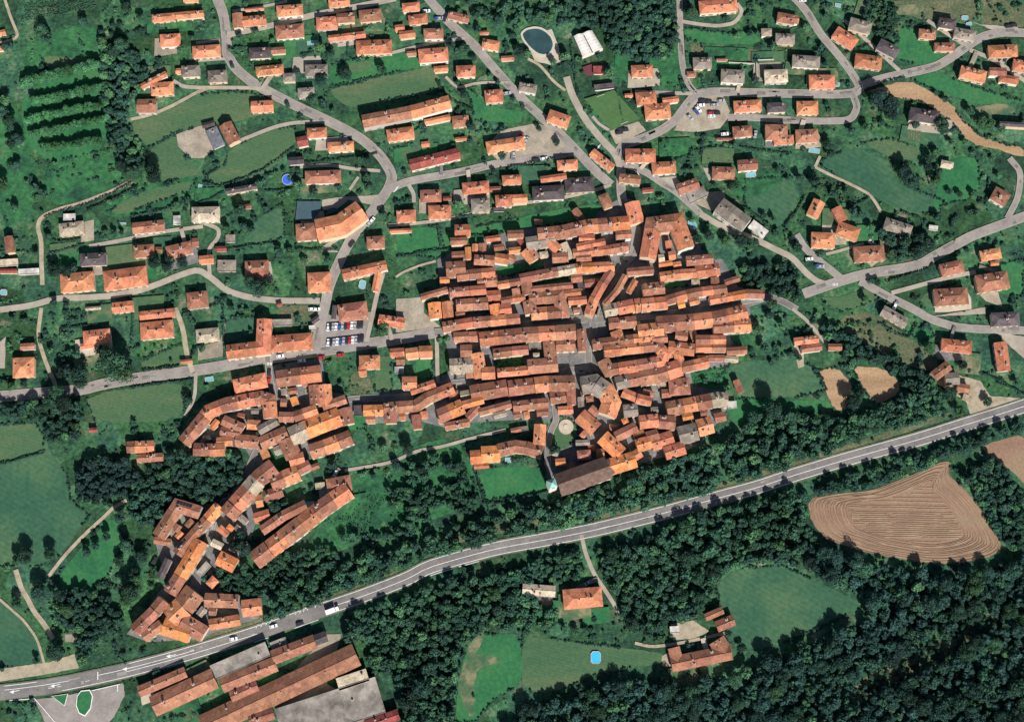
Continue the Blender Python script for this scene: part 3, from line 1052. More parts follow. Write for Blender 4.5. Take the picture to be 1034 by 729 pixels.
Y lane 0,345 6,340 5,372 0,372
Y lane 665,180 682,178 688,186 680,192
Y lane 710,170 716,170 722,182 716,183
Y town_paving 440,250 470,235 500,228 545,228 600,214 628,200 642,203 650,228 700,222 705,245 715,262 730,262 745,290 778,296 780,302 757,310 760,335 740,345 735,370 720,372 738,400 735,412 708,448 690,456 660,464 618,480 560,495 552,482 548,440 556,425 520,424 480,426 450,432 420,424 350,430 300,472 262,515 248,560 220,575 225,600 262,608 262,628 200,645 150,648 128,640 150,612 170,585 160,560 155,540 190,505 230,512 255,465 240,440 215,452 190,455 200,420 215,405 262,396 270,370 325,362 330,395 360,400 440,388 456,372 450,345
'''
TREES = r'''
@0,0,4.86
42 205,165;34 235,195;28 415,120;35 625,48;32 500,210;45 600,230;38 560,260;22 555,130;20 590,125;20 500,160;18 550,170;25 690,90;22 945,190;24 890,250;14 875,440;26 30,240;22 60,235;35 30,500;40 20,560;42 50,600;38 90,690;28 60,640
@0,140,4.86
35 60,30;28 100,25;28 90,140;28 60,138;15 270,125;42 15,230;14 130,212;26 180,245;28 210,270;28 75,345;14 40,320;12 205,360;55 760,180;35 640,170;40 600,140;20 515,460;20 558,462;16 600,466;22 180,570;26 240,480;42 270,650;38 330,650;28 365,640;40 760,610;42 830,620;38 900,620;20 870,320;17 925,300;18 540,315
@200,0,4.86
22 205,180;28 285,165;17 365,205;38 725,372;32 900,350;38 605,395;34 600,240;28 655,270;36 560,485;20 660,545;16 170,330;17 810,290;17 440,520;22 490,365;15 160,250
@200,140,4.86
15 420,160;35 490,240;28 570,268;28 830,115;24 800,110;30 830,200;30 840,240;24 690,240;28 910,380;36 205,355;28 225,430;28 140,455;26 260,450;24 300,225;15 340,185;28 400,560;26 450,560;24 520,600;24 640,600;20 70,95
@200,280,4.86
48 265,30;52 300,60;42 350,55;22 165,158;17 240,165;24 20,350;40 910,262;14 260,268
@400,0,4.86
34 500,105;28 390,80;24 400,150;20 310,60;20 565,180;26 270,235;34 330,250;24 380,290;18 460,375;28 335,470;17 300,410;32 370,630;17 575,490;24 770,310;34 830,290;28 840,330;34 600,260;28 640,270;28 700,80;34 750,90;18 790,700;20 700,635;17 500,410;14 622,527
@400,140,4.86
26 520,90;18 480,165;20 785,25;30 310,325;8 75,480;10 515,400;10 455,455;9 600,405
@600,140,4.86
38 690,240;20 830,380;20 880,400;20 690,35;15 480,162;20 610,370;34 500,495;34 560,480;34 640,500;42 720,510;38 775,520;18 590,230;20 900,155;18 950,200;14 330,20;22 480,400
@600,0,4.86
38 475,70;22 645,100;22 760,170;20 700,180;20 800,170;34 880,240;34 70,370;24 25,280;24 790,400;14 545,350;16 320,385
@800,0,4.42
52 380,450;52 430,470;42 440,512;20 150,75;26 60,130;20 150,295;18 130,215;42 665,565;24 550,560;20 400,550;22 265,585;24 330,575;17 640,420;22 680,450;26 790,500;32 840,545;32 880,560;28 930,575;24 160,640;18 705,640;18 770,640
@800,140,4.42
28 160,40;24 170,70;42 500,160;38 530,195;28 495,120;28 610,90;28 600,130;24 650,150;28 640,190;18 700,240;20 745,250;20 805,250;24 640,70;24 30,180;34 100,190;28 120,220;22 180,250;22 240,240;24 270,330;22 305,345;28 650,365;22 820,330;34 500,470;34 560,450;34 605,470;38 560,510;28 440,520;24 490,535;24 350,400;28 20,490;20 350,640;14 890,90;18 920,170
@0,280,4.86
92 555,430;66 615,480;56 390,480;34 335,450;46 400,515;34 300,470;48 290,570;54 320,620;48 250,620;34 920,610;28 380,380;22 335,370;22 250,360;28 60,538;20 25,520;24 120,525;9 760,340;8 715,360;9 795,345;9 845,345;9 750,378;12 840,412;24 520,350;20 205,315;24 120,215;20 60,210;24 270,130;22 330,140;14 680,345
@600,280,4.86
18 340,345;34 870,130;28 860,190;28 920,240;34 800,260;28 830,350;17 870,425;15 920,345;58 870,655;24 660,548;20 540,510
@800,280,4.42
38 610,320;26 320,100;20 380,25;28 755,395;28 870,555;42 700,520;34 740,600;20 30,360;18 230,360;42 270,560;32 300,520;22 1000,470
@0,430,4.86
17 545,390;44 130,640;34 90,660;38 250,630;30 430,620;28 470,590;38 600,450;28 530,545;38 620,590;38 700,640;34 590,660;34 660,720;9 570,125
@0,579,4.86
54 200,90;34 90,150;50 280,385;46 330,180;58 650,90;38 620,130;44 670,40;38 300,110;22 180,430;18 10,470
@400,430,4.86
34 125,220;24 230,285;26 190,400;22 360,420;36 780,120;40 60,120
@200,430,4.86
20 860,250;28 910,110;38 380,400;28 430,380;48 230,600;38 180,590;34 210,540;34 660,190
@400,579,4.86
34 150,410;58 130,560;58 60,620;20 700,250;22 760,262;24 820,270;24 880,282;24 930,282;48 480,100;44 560,125;38 650,110;34 500,180;28 560,210;10 380,600;9 660,575
@600,579,4.86
20 275,300;18 330,290;24 655,292;24 720,360
'''
TLINES = r'''
@0,0,4.86
18 110,415 250,375 380,340 490,315
15 150,500 300,475 400,450 545,425
15 130,590 260,560 400,535 530,512
14 150,660 300,635 420,605 535,580
15 200,725 350,715 500,690
'''
WOODS = [   # outline, spacing, radius range, kind, description, undergrowth
    ([(520,729),(525,715),(580,705),(605,696),(640,688),(690,690),(730,684),(770,672),(800,658),(840,643),(872,627),(882,610),(862,596),(832,580),(800,570),(775,563),(815,552),(850,562),(900,575),(960,580),(1000,576),(1034,558),(1045,600),(1045,745),(515,745)], 11.5, (4, 11), 'leaf_forest', 'dense forest along the bottom right', 1),
    ([(640,552),(680,530),(720,518),(770,506),(812,497),(814,512),(822,545),(800,562),(770,566),(738,572),(720,590),(714,618),(700,624),(680,622),(672,630),(652,640),(632,636),(628,610),(614,590),(604,572),(615,560)], 11, (3.5, 9.5), 'leaf_green', 'wood between highway and meadow', 1),
    ([(265,628),(255,612),(300,588),(350,568),(400,552),(430,542),(480,522),(560,507),(600,492),(650,474),(700,458),(740,440),(762,420),(800,418),(850,424),(900,408),(940,392),(962,412),(940,422),(880,438),(800,474),(740,489),(660,510),(600,526),(500,547),(430,563),(380,582),(330,604)], 10.1, (4, 8), 'leaf_green', 'tree belt on the upper side of the highway', 1),
    ([(828,325),(850,333),(890,357),(930,375),(948,388),(938,402),(908,408),(908,384),(888,368),(860,366),(838,350)], 9.5, (3.5, 6), 'leaf_dark', 'diagonal tree belt above the bare stubble fields', 1),
    ([(815,500),(850,482),(905,462),(985,440),(1034,425),(1034,434),(988,448),(958,462),(945,466),(918,478),(880,492),(845,496)], 9, (3.5, 6), 'leaf_dark', 'tree strip between highway and great ploughed field', 1),
    ([(345,650),(350,622),(400,606),(440,590),(520,578),(545,590),(540,606),(560,612),(560,632),(500,634),(476,640),(462,680),(456,735),(408,735),(392,700),(370,668)], 11, (3.5, 7), 'leaf_green', 'wood below the highway bend', 1),
    ([(540,-4),(680,-4),(685,40),(678,58),(642,62),(618,54),(608,30),(575,26),(562,12)], 9.5, (3.5, 6), 'leaf_dark', 'park wood above the white hall', 1),
    ([(104,42),(138,55),(150,75),(142,95),(122,112),(132,140),(143,168),(134,182),(120,172),(106,120),(104,80)], 9, (3.5, 6), 'leaf_dark', 'tree belt right of the orchard tree rows', 1),
    ([(0,402),(50,396),(78,400),(84,438),(52,450),(44,424),(0,420)], 10, (4, 7), 'leaf_dark', 'tree group under the left end of the street', 1),
    ([(76,480),(92,462),(130,466),(144,482),(128,498),(106,508),(80,504)], 10, (4, 7), 'leaf_purple', 'very dark tree group beside the left meadow', 0),
    ([(130,500),(150,472),(186,458),(238,458),(248,480),(232,498),(212,510),(190,500),(170,518),(150,532),(135,524)], 9.5, (4, 7), 'leaf_dark', 'slope wood left of the old town', 1),
    ([(50,600),(75,594),(110,604),(126,620),(112,640),(85,666),(70,642)], 9.5, (4, 6.5), 'leaf_dark', 'wood above the highway junction', 1),
    ([(205,585),(240,566),(330,552),(345,566),(300,586),(262,606),(228,596)], 9, (3, 5.5), 'leaf_green', 'wood below the terraced houses', 1),
    ([(745,270),(780,268),(800,272),(810,294),(800,306),(775,295),(757,292)], 9, (3.5, 6.5), 'leaf_dark', 'thicket right of the old town', 1),
    ([(890,234),(915,238),(945,244),(938,258),(900,266),(888,254)], 8.5, (3, 5.5), 'leaf_dark', 'tree group above the right hand road', 0),
    ([(992,470),(1004,462),(1018,480),(1034,500),(1034,560),(1012,548),(1000,530),(985,500),(972,478)], 10, (3.5, 6), 'leaf_dark', 'trees right of the great ploughed field', 0),
    ([(350,500),(400,470),(440,462),(470,470),(480,510),(430,538),(380,545),(345,550)], 13, (2.2, 6), 'leaf_green', 'scrubby slope above the highway', 0),
    ([(500,584),(560,560),(585,556),(590,580),(560,592),(560,600),(520,605)], 11, (3, 5.5), 'leaf_green', 'grove above the tan-roofed barn', 1),
    ([(600,556),(620,548),(632,560),(640,600),(632,612),(618,592)], 12, (2.5, 5), 'leaf_light', 'grove right of the side road', 0),
    ([(875,0),(905,8),(905,24),(905,40),(890,40),(870,22)], 8, (2.5, 4), 'leaf_green', 'thicket by the top right estate', 0),
    ([(470,0),(540,0),(558,18),(530,30),(520,30),(490,20)], 13, (3, 5), 'leaf_green', 'park trees left of the oval pond', 0),
]
HEDGES = r'''
@0,140,4.86
7 220,392 280,365 340,350 430,325 560,270 650,215
7 430,356 540,305 620,270 680,235
11 640,386 720,370 800,355 870,330 940,300
5 240,570 330,545 420,520
@200,140,4.86
6 30,170 60,220 92,242 200,210 300,170 400,105 480,40
10 0,322 70,295 130,262 
5 520,125 700,105 880,75
5 330,265 400,258 480,250
6 140,550 280,525 400,515
5 480,545 600,550 690,545
@400,140,4.86
9 0,587 80,572 150,555 300,540
5 360,485 430,478 530,462
4 205,430 212,490 222,540
6 550,145 660,125 780,100
4 300,395 400,370 480,355
@600,140,4.86
6 400,110 470,75 560,48 680,42 800,60 972,82
9 930,442 950,410 975,370
6 730,340 790,375 880,450
@800,0,4.42
5 330,402 420,368 500,350
4 235,240 290,222 340,205
5 410,60 440,90
@800,140,4.42
6 0,362 35,300 58,262
6 260,312 300,290 342,264
6 420,642 520,610 640,570
7 862,302 870,240 880,180
@0,280,4.86
4 300,255 380,245 480,232
5 655,175 650,250 648,330
5 700,460 790,450 880,436
4 300,260 300,335
9 640,545 740,528 850,515 940,502
@200,280,4.86
6 122,130 126,260 132,400
5 0,155 60,145 118,128
@0,430,4.86
3 0,190 70,175 140,155 225,130
@800,280,4.42
7 830,425 890,445 960,485 1034,525
@400,0,4.86
9 200,400 225,450 280,500 380,545
10 858,205 868,300 882,400 895,480
@600,0,4.86
7 108,432 120,500 140,600
6 640,355 690,342 750,340
@400,430,4.86
5 385,210 410,300 435,370
8 450,385 550,375 640,345 750,325
'''
CARS = r'''
@200,280,4.86
p 640,247 84 650,246 84 664,245 84 678,244 84 694,243 84 710,242 84 724,241 84 740,240 84 756,238 84 770,237 84 788,236 84 803,234 84
q 640,322 84 652,321 84 668,320 84 684,318 84 700,316 84 716,314 84 730,312 84 746,311 84 760,309 84 776,307 84 790,305 84 806,303 84
s 405,389 8 510,412 6 606,396 8 562,158 5 582,160 5 350,503 80 350,470 85 700,384 8
@200,140,4.86
s 855,404 52 843,418 50 755,520 55
@400,140,4.86
s 685,108 10 726,103 10 300,322 12 640,12 60
@400,0,4.86
s 150,60 5 205,95 5 217,96 5 462,458 -40 612,672 60 622,690 60 545,462 10 240,95 70
@600,0,4.86
s 530,500 5 524,521 5 560,505 5 590,520 5 510,540 -50 500,552 -50 470,580 -50 600,560 5 573,560 5 575,574 5 622,500 8 150,642 8 122,655 8 640,662 5 130,640 8 790,662 80
@800,140,4.42
s 75,540 5 115,570 0 125,573 0
@0,430,4.86
s 760,660 60
@200,579,4.86
s 176,320 10 500,245 18 372,258 15
@800,0,4.42
s 965,122 5 985,118 5 45,6 0
'''

# ================================================================ READ THE SURVEY
def rd(tok, org, sc):
    x, y = tok.split(','); return (org[0]+float(x)/sc, org[1]+float(y)/sc)
HOUSES = []; ROADS = []; FIELDS = []; YARDS = []
org, sc_ = (0, 0), 1
for ln in DATA.strip().splitlines():
    t = ln.split()
    if not t: continue
    if t[0].startswith('@'):
        a = t[0][1:].split(','); org, sc_ = (float(a[0]), float(a[1])), float(a[2]); continue
    if t[0] == 'H': HOUSES.append(('H', float(t[1])/sc_, t[2], t[3], [rd(q, org, sc_) for q in t[4:]], sc_))
    elif t[0] == 'R': HOUSES.append(('R', float(t[1])/sc_, int(t[2]), t[3], [rd(q, org, sc_) for q in t[4:]], sc_))
    elif t[0] == 'A': ROADS.append((t[1], float(t[2]), [rd(q, org, sc_) for q in t[3:]]))
    elif t[0] == 'F': FIELDS.append((t[1], [rd(q, org, sc_) for q in t[2:]]))
    elif t[0] == 'Y': YARDS.append((t[1], [rd(q, org, sc_) for q in t[2:]]))
Z = [0.0]
def nz(): Z[0] += 0.003; return Z[0]

# ---------------------------------------------------------------- ground sheet
g = link('ground', mesh('ground', [(-4000, -4000, 0), (4000, -4000, 0), (4000, 4000, 0), (-4000, 4000, 0)], [(0, 1, 2, 3)], 'ground')); g['kind'] = 'structure'
def smooth(pts, k=2, closed=True):
    for _ in range(k):
        out = []; n = len(pts)
        rng = range(n) if closed else range(n-1)
        if not closed: out.append(pts[0])
        for i in rng:
            a, b = pts[i], pts[(i+1) % n]
            out.append((a[0]*.8+b[0]*.2, a[1]*.8+b[1]*.2)); out.append((a[0]*.2+b[0]*.8, a[1]*.2+b[1]*.8))
        if not closed: out.append(pts[-1])
        pts = out
    return pts
def sheet(name, pts, m, z=None, rough_edge=0.0):
    z = nz() if z is None else z
    if rough_edge:
        q = []; n = len(pts)
        for i in range(n):
            a, b = pts[i], pts[(i+1) % n]; l = math.hypot(b[0]-a[0], b[1]-a[1]); k = max(1, int(l/3))
            for j in range(k):
                f = j/k; q.append((a[0]+(b[0]-a[0])*f+random.gauss(0, rough_edge), a[1]+(b[1]-a[1])*f+random.gauss(0, rough_edge)))
        pts = q
    v = [at(x, y, 0) for x, y in pts]
    from mathutils.geometry import tessellate_polygon
    fs = [tuple(f) for f in tessellate_polygon([v])]
    fs = [f if (v[f[1]]-v[f[0]]).cross(v[f[2]]-v[f[0]]).z > 0 else f[::-1] for f in fs]
    o = link(name, mesh(name, [(p.x, p.y, z) for p in v], fs, m)); o['kind'] = 'structure'; return o
FN = {'f_mown': 'mown_field', 'f_teal': 'meadow', 'f_bright': 'lawn', 'f_wild': 'rough_grassland', 'f_scrub': 'dry_grassland', 'f_dirt': 'stubble_field', 'f_plough': 'ploughed_field', 'f_pale': 'bare_ground'}
YN = {'gravel': 'gravel_ground', 'lane': 'paved_ground', 'yard': 'paved_ground', 'asphalt': 'parking_ground', 'asphalt_grey': 'paved_ground', 'town_paving': 'courtyard_ground', 'track': 'dirt_ground'}
town = YARDS[-1]; YARDS = YARDS[:-1]
sheet('courtyard_ground', town[1], 'town_paving'); occ_town = pip(town[1])
for m, p in FIELDS:
    sheet(FN[m], smooth(p, 1), m, rough_edge=0.35 if m not in ('f_bright',) else 0.15)
    if m not in ('f_wild', 'f_scrub'): occ_field |= pip(p)
for m, p in YARDS:
    sheet(YN[m], p, m, rough_edge=0.15); occ_road |= pip(p)
# straw swaths of the great ploughed field: loops along its edge, straight runs inside
big = [p for m, p in FIELDS if m == 'f_plough'][0]
cx, cy = sum(p[0] for p in big)/len(big), sum(p[1] for p in big)/len(big)
b = MB(); bs = smooth(big, 2)
def ribbon(b, pts, w, z, m=0):
    P = [Vector((at(x, y, 0).x, at(x, y, 0).y)) for x, y in pts]; o = offsets(P, w)
    V = [(q.x, q.y, z) for pr in o for q in pr]; b.add(V, [(2*i, 2*i+1, 2*i+3, 2*i+2) for i in range(len(P)-1)], m)
zz = nz()
for i, k in enumerate(np.arange(.98, .6, -.03)):
    ky = k
    lp = [(cx+(x-cx)*k, cy+(y-cy)*ky) for x, y in bs]; lp.append(lp[0])
    ph = random.uniform(0, 6); q = [(x+random.gauss(0, .12)+.5*math.sin(x*.05+ph), y+random.gauss(0, .12)+.7*math.sin(x*.04+ph)) for x, y in lp]
    ribbon(b, q, random.uniform(.25, .6), zz+.003*(i % 2), 0 if i % 3 else 1)
inner = [(cx+(x-cx)*0.6, cy+(y-cy)*0.6) for x, y in big]; IX = np.arange(815, 1014, 3.0)
for j, yy in enumerate(np.arange(488, 556, 2.1)):
    ph = random.uniform(0, .6); run = []
    if random.random() < .2: continue
    for xx in IX:
        y2 = yy+2.5*math.sin((xx-850)/55)+.5*math.sin(xx*.06+ph)
        if pip(inner, np.array([[xx]]), np.array([[y2]]))[0, 0] and random.random() > .03: run.append((xx, y2+random.gauss(0, .12)))
        else:
            if len(run) > 3: ribbon(b, run, random.uniform(.4, .8), zz+.006, 0)
            run = []
    if len(run) > 3: ribbon(b, run, random.uniform(.4, .8), zz+.006, 0)
nz(); nz(); o = link('straw_rows', b.me('straw_rows', ['straw', 'straw_dark'])); o['kind'] = 'structure'

# ---------------------------------------------------------------- roads
vz = nz()
for m, w, p in ROADS:
    mark_line(occ_road, p, w/2+0.8)
    ps = smooth(p, 2, False)
    b = MB(); s = mpp(517, 364)
    z = nz()
    if m != 'track' and w >= 5:
        edge = MB(); ribbon(edge, ps, (w+(1.3 if w < 14 else 2.2))*s, z, 0)
        e = link('pavement' if w < 14 else 'highway_verge', edge.me('pavement', ['lane' if w < 14 else 'f_scrub'])); e['kind'] = 'structure'
        z = nz()
    ribbon(b, ps, w*s, z)
    nm = {'asphalt': 'road', 'asphalt_grey': 'street', 'lane': 'lane', 'track': 'track'}[m] if w < 14 else 'highway'
    o = link(nm, b.me(nm, [m])); o['kind'] = 'structure'
    if w > 14: HW = ps
ZR = Z[0]+0.004
# markings on the highway
def along(ps, off, lo, hi):
    P = offsets([Vector(q) for q in ps], 2); out = []
    for (l, r), c in zip(P, ps):
        n = (l-r)/2; q = Vector(c)+n*off
        if lo <= q.x <= hi: out.append((q.x, q.y))
    return out
mk = MB()
def dense(ps, st=3):
    out = []
    for a, b_ in zip(ps[:-1], ps[1:]):
        k = max(1, int(math.hypot(b_[0]-a[0], b_[1]-a[1])/st))
        out += [(a[0]+(b_[0]-a[0])*i/k, a[1]+(b_[1]-a[1])*i/k) for i in range(k)]
    return out+[ps[-1]]
HD = dense(HW, 4)
for off, lo, hi in ((6.3, 62, 240), (6.3, 330, 700), (6.3, 740, 1040), (-6.3, 0, 40), (-6.3, 130, 1040), (1.2, 125, 262), (0.3, 330, 1040), (-2.2, 0, 75), (-1.6, 98, 200)):
    q = along(HD, off, lo, hi); ribbon(mk, q, 0.28, ZR)
for lo in (22, 34, 46, 58, 72, 84):
    q = along(HD, 1.8, lo, lo+8)
    if len(q) > 1: ribbon(mk, q, 0.25, ZR)
for lo in range(432, 470, 26):
    ribbon(mk, along(HD, 8.3, lo, lo+30), 0.3, ZR)
for x0 in (297, 302, 307, 312, 317, 322, 257, 262, 267, 272):       # hatched lay-by boxes
    c = min(HD, key=lambda q: abs(q[0]-x0)); ribbon(mk, [(c[0]-1, c[1]-4.2), (c[0]+1.5, c[1]-8.5)], 0.3, ZR)
ribbon(mk, along(HD, 8.4, 295, 325), 0.3, ZR+.004); ribbon(mk, along(HD, 8.4, 254, 274), 0.3, ZR+.004)
for ax, ay in ((17, 697), (58, 691), (131, 674), (175, 661)):       # turn arrows
    ribbon(mk, [(ax-4, ay+1), (ax+3, ay-.5)], 0.35, ZR+.008); b_ = at(ax-4, ay+1.2, 0)
    mk.add([(b_.x-1.6, b_.y, ZR+.012), (b_.x+.6, b_.y-1, ZR+.012), (b_.x+.6, b_.y+1, ZR+.012)], [(0, 1, 2)])
ribbon(mk, [(99, 678), (99, 686)], 0.4, ZR+.008)
for pl in ([(10, 706.8), (24, 706), (35, 704.8), (45, 716), (56, 729)], [(93, 697), (107, 693.8), (121, 690.5)], [(119, 691), (119, 698)]):
    ribbon(mk, pl, 0.35, ZR+.016)
pb = MB(); rp_ = random.Random(5)
for m, w, p in ROADS:
    if not m.startswith('asphalt'): continue
    dd = dense(smooth(p, 2, False), 3)
    for i in range(1, len(dd)-2):
        if rp_.random() < .14:
            k_ = rp_.choice([1, 2, 3]); off = rp_.uniform(-.28, .28)*w; q = dd[i:i+k_+1]
            if len(q) > 1:
                dx_, dy_ = q[1][0]-q[0][0], q[1][1]-q[0][1]; l_ = math.hypot(dx_, dy_)+1e-6
                ribbon(pb, [(x-dy_/l_*off, y+dx_/l_*off) for x, y in q], rp_.uniform(.5, 1.9), ZR-.002+.0000, rp_.choice([0, 0, 1]))
o = link('road_patches', pb.me('road_patches', ['patch_dark', 'patch_light'])); o['kind'] = 'structure'
# crossing and stop lines in the village
for x, y, dx, dy in ((270, 366, 0, 5), (604, 148, 4, -2), (400, 190, 5, -3), (841, 286, 0, 5), (640, 172, 3, 4)):
    for k in range(4): ribbon(mk, [(x+dy*.3*k, y+dx*.3*k), (x+dy*.3*k+dx*.6, y+dx*.3*k+dy*.6)], 0.35, ZR+.02+.003*k)
o = link('road_markings', mk.me('road_markings', ['paint'])); o['kind'] = 'structure'
# traffic islands
for pts, lab in (([(52.5, 702.5), (69, 700), (65.5, 712.5)], 'small triangular grass traffic island with white edge by the highway'),
                 ([(78, 702), (82, 697), (91, 696), (94, 702), (92, 715), (86, 723), (80, 720), (77, 712)], 'oval grass traffic island with pale kerb by the highway')):
    c = at(sum(p[0] for p in pts)/len(pts), sum(p[1] for p in pts)/len(pts), 0)
    e = tag(empty('traffic_island', c), lab, 'traffic island')
    V = [at(x, y, 0)-c for x, y in pts]; n = len(V); h = ZR+0.14
    b = MB(); b.add([(v.x, v.y, 0) for v in V]+[(v.x, v.y, h) for v in V]+[(v.x*.92, v.y*.92, h) for v in V], [(i, (i+1) % n, n+(i+1) % n, n+i) for i in range(n)]+[(n+i, n+(i+1) % n, 2*n+(i+1) % n, 2*n+i) for i in range(n)])
    link('kerb', b.me('kerb', ['paint']), e)
    link('grass_top', mesh('grass_top', [(v.x*.92, v.y*.92, h-.01) for v in V], [tuple(range(n))], 'f_bright').copy(), e)
    for q in e.children:
        if q.name.startswith('grass_top') and q.data.polygons[0].normal.z < 0: q.data.flip_normals()

# ---------------------------------------------------------------- build the houses
LOTS = []
def to_map(v):                      # metres on the ground -> map units
    c, s = math.cos(TILT), math.sin(TILT); d = Vector((v.x, v.y, 0))-CAM
    yy, zz_ = d.y*c+d.z*s, -d.y*s+d.z*c
    return (PW/2+F*d.x/-zz_, PH/2-F*yy/-zz_)
def on_road(V):
    c = sum(V, Vector((0, 0)))/len(V)
    for i in range(len(V)):
        for f in (0, .33, .66):
            for k in (1, .6):
                q = to_map(c+((V[i].lerp(V[(i+1) % len(V)], f))-c)*k)
                if hit(occ_road, *q): return True
    return False
for H in HOUSES:
    rnd = random.Random(int(H[4][0][0]*13+H[4][0][1]*7))
    if H[0] == 'H':
        _, w, kind, col, px, s = H
        old = s > 6
        if old: w *= 1.07
        size = w*math.hypot(px[1][0]-px[0][0], px[1][1]-px[0][1])
        h = rnd.uniform(6.4, 8.2) if old else rnd.uniform(4.6, 6.0)
        if size < 80: h = rnd.uniform(2.6, 3.4)
        elif size < 130: h = min(h, 4.6)
        if kind == 'f': h = min(h, 3.4) if size < 400 else 5.5
        cm = mpp(*px[0]); cpts = [to_m(q, h) for q in px]
        mx = ((px[0][0]+px[1][0])/2, (px[0][1]+px[1][1])/2)
        mark_house(px, w)
        solar = False
        house(cpts, w*cm, kind, col, h, True, solar=solar, mapxy=mx)
        if not old and size > 250 and kind != 'f':
            LOTS.append((mx, px, w))
            cc_ = to_m(mx, 0); d_ = (cpts[1]-cpts[0]).normalized(); n2_ = Vector((-d_.y, d_.x)); L_ = (cpts[1]-cpts[0]).length
            for sgn in rnd.sample([1, -1, 1], 2):
                o1 = cc_+n2_*sgn*rnd.uniform(9, 13)+d_*rnd.uniform(-8, 8); a1, b1 = rnd.uniform(6, 13), rnd.uniform(4, 8)
                zz1 = nz(); V = [o1+d_*a1*a+n2_*b1*q for a, q in ((-1, -1), (1, -.95), (1.05, 1), (-.95, 1.05))]
                if on_road(V) or any(hit(occ_field, *to_map(v)) or hit(occ_town, *to_map(v)) for v in V+[o1]): continue
                o = link('garden_plot', mesh('garden_plot', [(v.x, v.y, zz1) for v in V], [(0, 1, 2, 3)], rnd.choice(['f_bright', 'f_teal', 'f_mown', 'f_bright', 'f_wild', 'f_pale']))); o['kind'] = 'structure'
                if o.data.polygons[0].normal.z < 0: o.data.flip_normals()
                if rnd.random() < .16:
                    zz1 = nz()+.01; bb = MB()
                    for q in range(rnd.randint(3, 6)):
                        p0 = o1+d_*(-a1*.6+q*1.5); bb.add([(p0.x+(d_*x_+n2_*y_).x, p0.y+(d_*x_+n2_*y_).y, zz1) for x_, y_ in ((0, -3), (.9, -3), (.9, 3), (0, 3))], [(0, 1, 2, 3)])
                    o = link('vegetable_beds', bb.me('vegetable_beds', ['f_scrub'])); o['kind'] = 'structure'
            c = to_m(mx, 0); d = (cpts[1]-cpts[0]).normalized(); n = Vector((-d.y, d.x)); L = (cpts[1]-cpts[0]).length
            if rnd.random() < 0.75:
                off = n*rnd.uniform(-3, -6)*rnd.choice([1, 1, -0.6])+d*rnd.uniform(-6, 6); ll, ww = L*rnd.uniform(0.4, 0.75), w*cm*rnd.uniform(0.5, 0.8)
                V = [c+off+d*a*ll+n*q*ww for a, q in ((-1, -1), (-.3, -1.05), (1, -.9), (1.05, .3), (.9, 1), (-.9, .9))]
                z = nz(); o = link('paved_ground', mesh('paved_ground', [(v.x, v.y, z) for v in V] if not on_road(V) else [(v.x, v.y, z) for v in [c+(v-c)*.35 for v in V]], [tuple(range(6))], rnd.choice(['yard', 'yard', 'gravel', 'lane', 'f_pale', 'town_paving']))); o['kind'] = 'structure'
                if o.data.polygons[0].normal.z < 0: o.data.flip_normals()
    else:
        _, w, n, cols, px, s = H
        w *= 1.09
        mark_house(px, w)
        P = [Vector(q) for q in px]; seg = [(b_-a).length for a, b_ in zip(P[:-1], P[1:])]; L = sum(seg)
        cum = [0]
        for q in seg: cum.append(cum[-1]+q)
        cuts = [0]+sorted(L*(i+rnd.uniform(-.12, .12))/n for i in range(1, n))+[L]
        def pt(t):
            for i in range(len(seg)):
                if t <= cum[i+1]+1e-6: return P[i]+(P[i+1]-P[i])*((t-cum[i])/seg[i])
            return P[-1]
        base = rnd.uniform(7.2, 8.8)
        for i in range(n):
            a, z_ = cuts[i], cuts[i+1]
            pp = [pt(a)]+[P[k] for k in range(1, len(P)-1) if a+1 < cum[k] < z_-1]+[pt(z_)]
            h = base+rnd.uniform(-0.7, 0.7)
            cp = [to_m(q, h) for q in pp]; mid = sum(pp, Vector((0, 0)))/len(pp)
            house(cp, w*mpp(*px[0])*rnd.uniform(0.97, 1.03), 'g', cols[i % len(cols)], h, False, pitch=0.5, mapxy=(mid.x, mid.y), solar=(abs(mid.x-190) < 12 and abs(mid.y-517) < 10) or (abs(mid.x-187) < 6 and abs(mid.y-552) < 10))

# ---------------------------------------------------------------- small buildings crowded into the blocks of the old town
SEGS = []
for H in HOUSES:
    for a, b_ in zip(H[4][:-1], H[4][1:]):
        if H[5] > 6: SEGS.append((Vector(a), Vector(b_)))
core = occ_town & ~occ_field & ~occ_road
rnd = random.Random(99); placed = 0
for _ in range(26000):
    if placed >= 80: break
    x, y = rnd.uniform(150, 765), rnd.uniform(205, 640)
    if not hit(core, x, y) or hit(occ_house, x, y): continue
    sg = min(SEGS, key=lambda q: ((q[0]+q[1])/2-Vector((x, y))).length); d = (sg[1]-sg[0]).normalized(); n_ = Vector((-d.y, d.x))
    if rnd.random() < .3: d, n_ = n_, d
    l, w = rnd.uniform(6, 15), rnd.uniform(5.5, 9.5); c = Vector((x, y)); tot = bad = ov_ = 0
    for u in np.linspace(-.5, .5, 7):
        for v in np.linspace(-.5, .5, 5):
            q = c+d*l*u+n_*w*v; tot += 1
            if not hit(core, q.x, q.y): bad += 1
            elif hit(occ_house, q.x, q.y): ov_ += 1
    if bad > 1 or ov_ > tot*.22: continue
    h = rnd.uniform(4.6, 7.2); px = [tuple(c-d*l/2), tuple(c+d*l/2)]
    house([to_m(q, h) for q in px], w*mpp(x, y), rnd.choice('gggh'), rnd.choice('obobObgt'), h, True, pitch=.42, mapxy=(x, y)); mark_house(px, w-1); placed += 1
print('infill', placed)

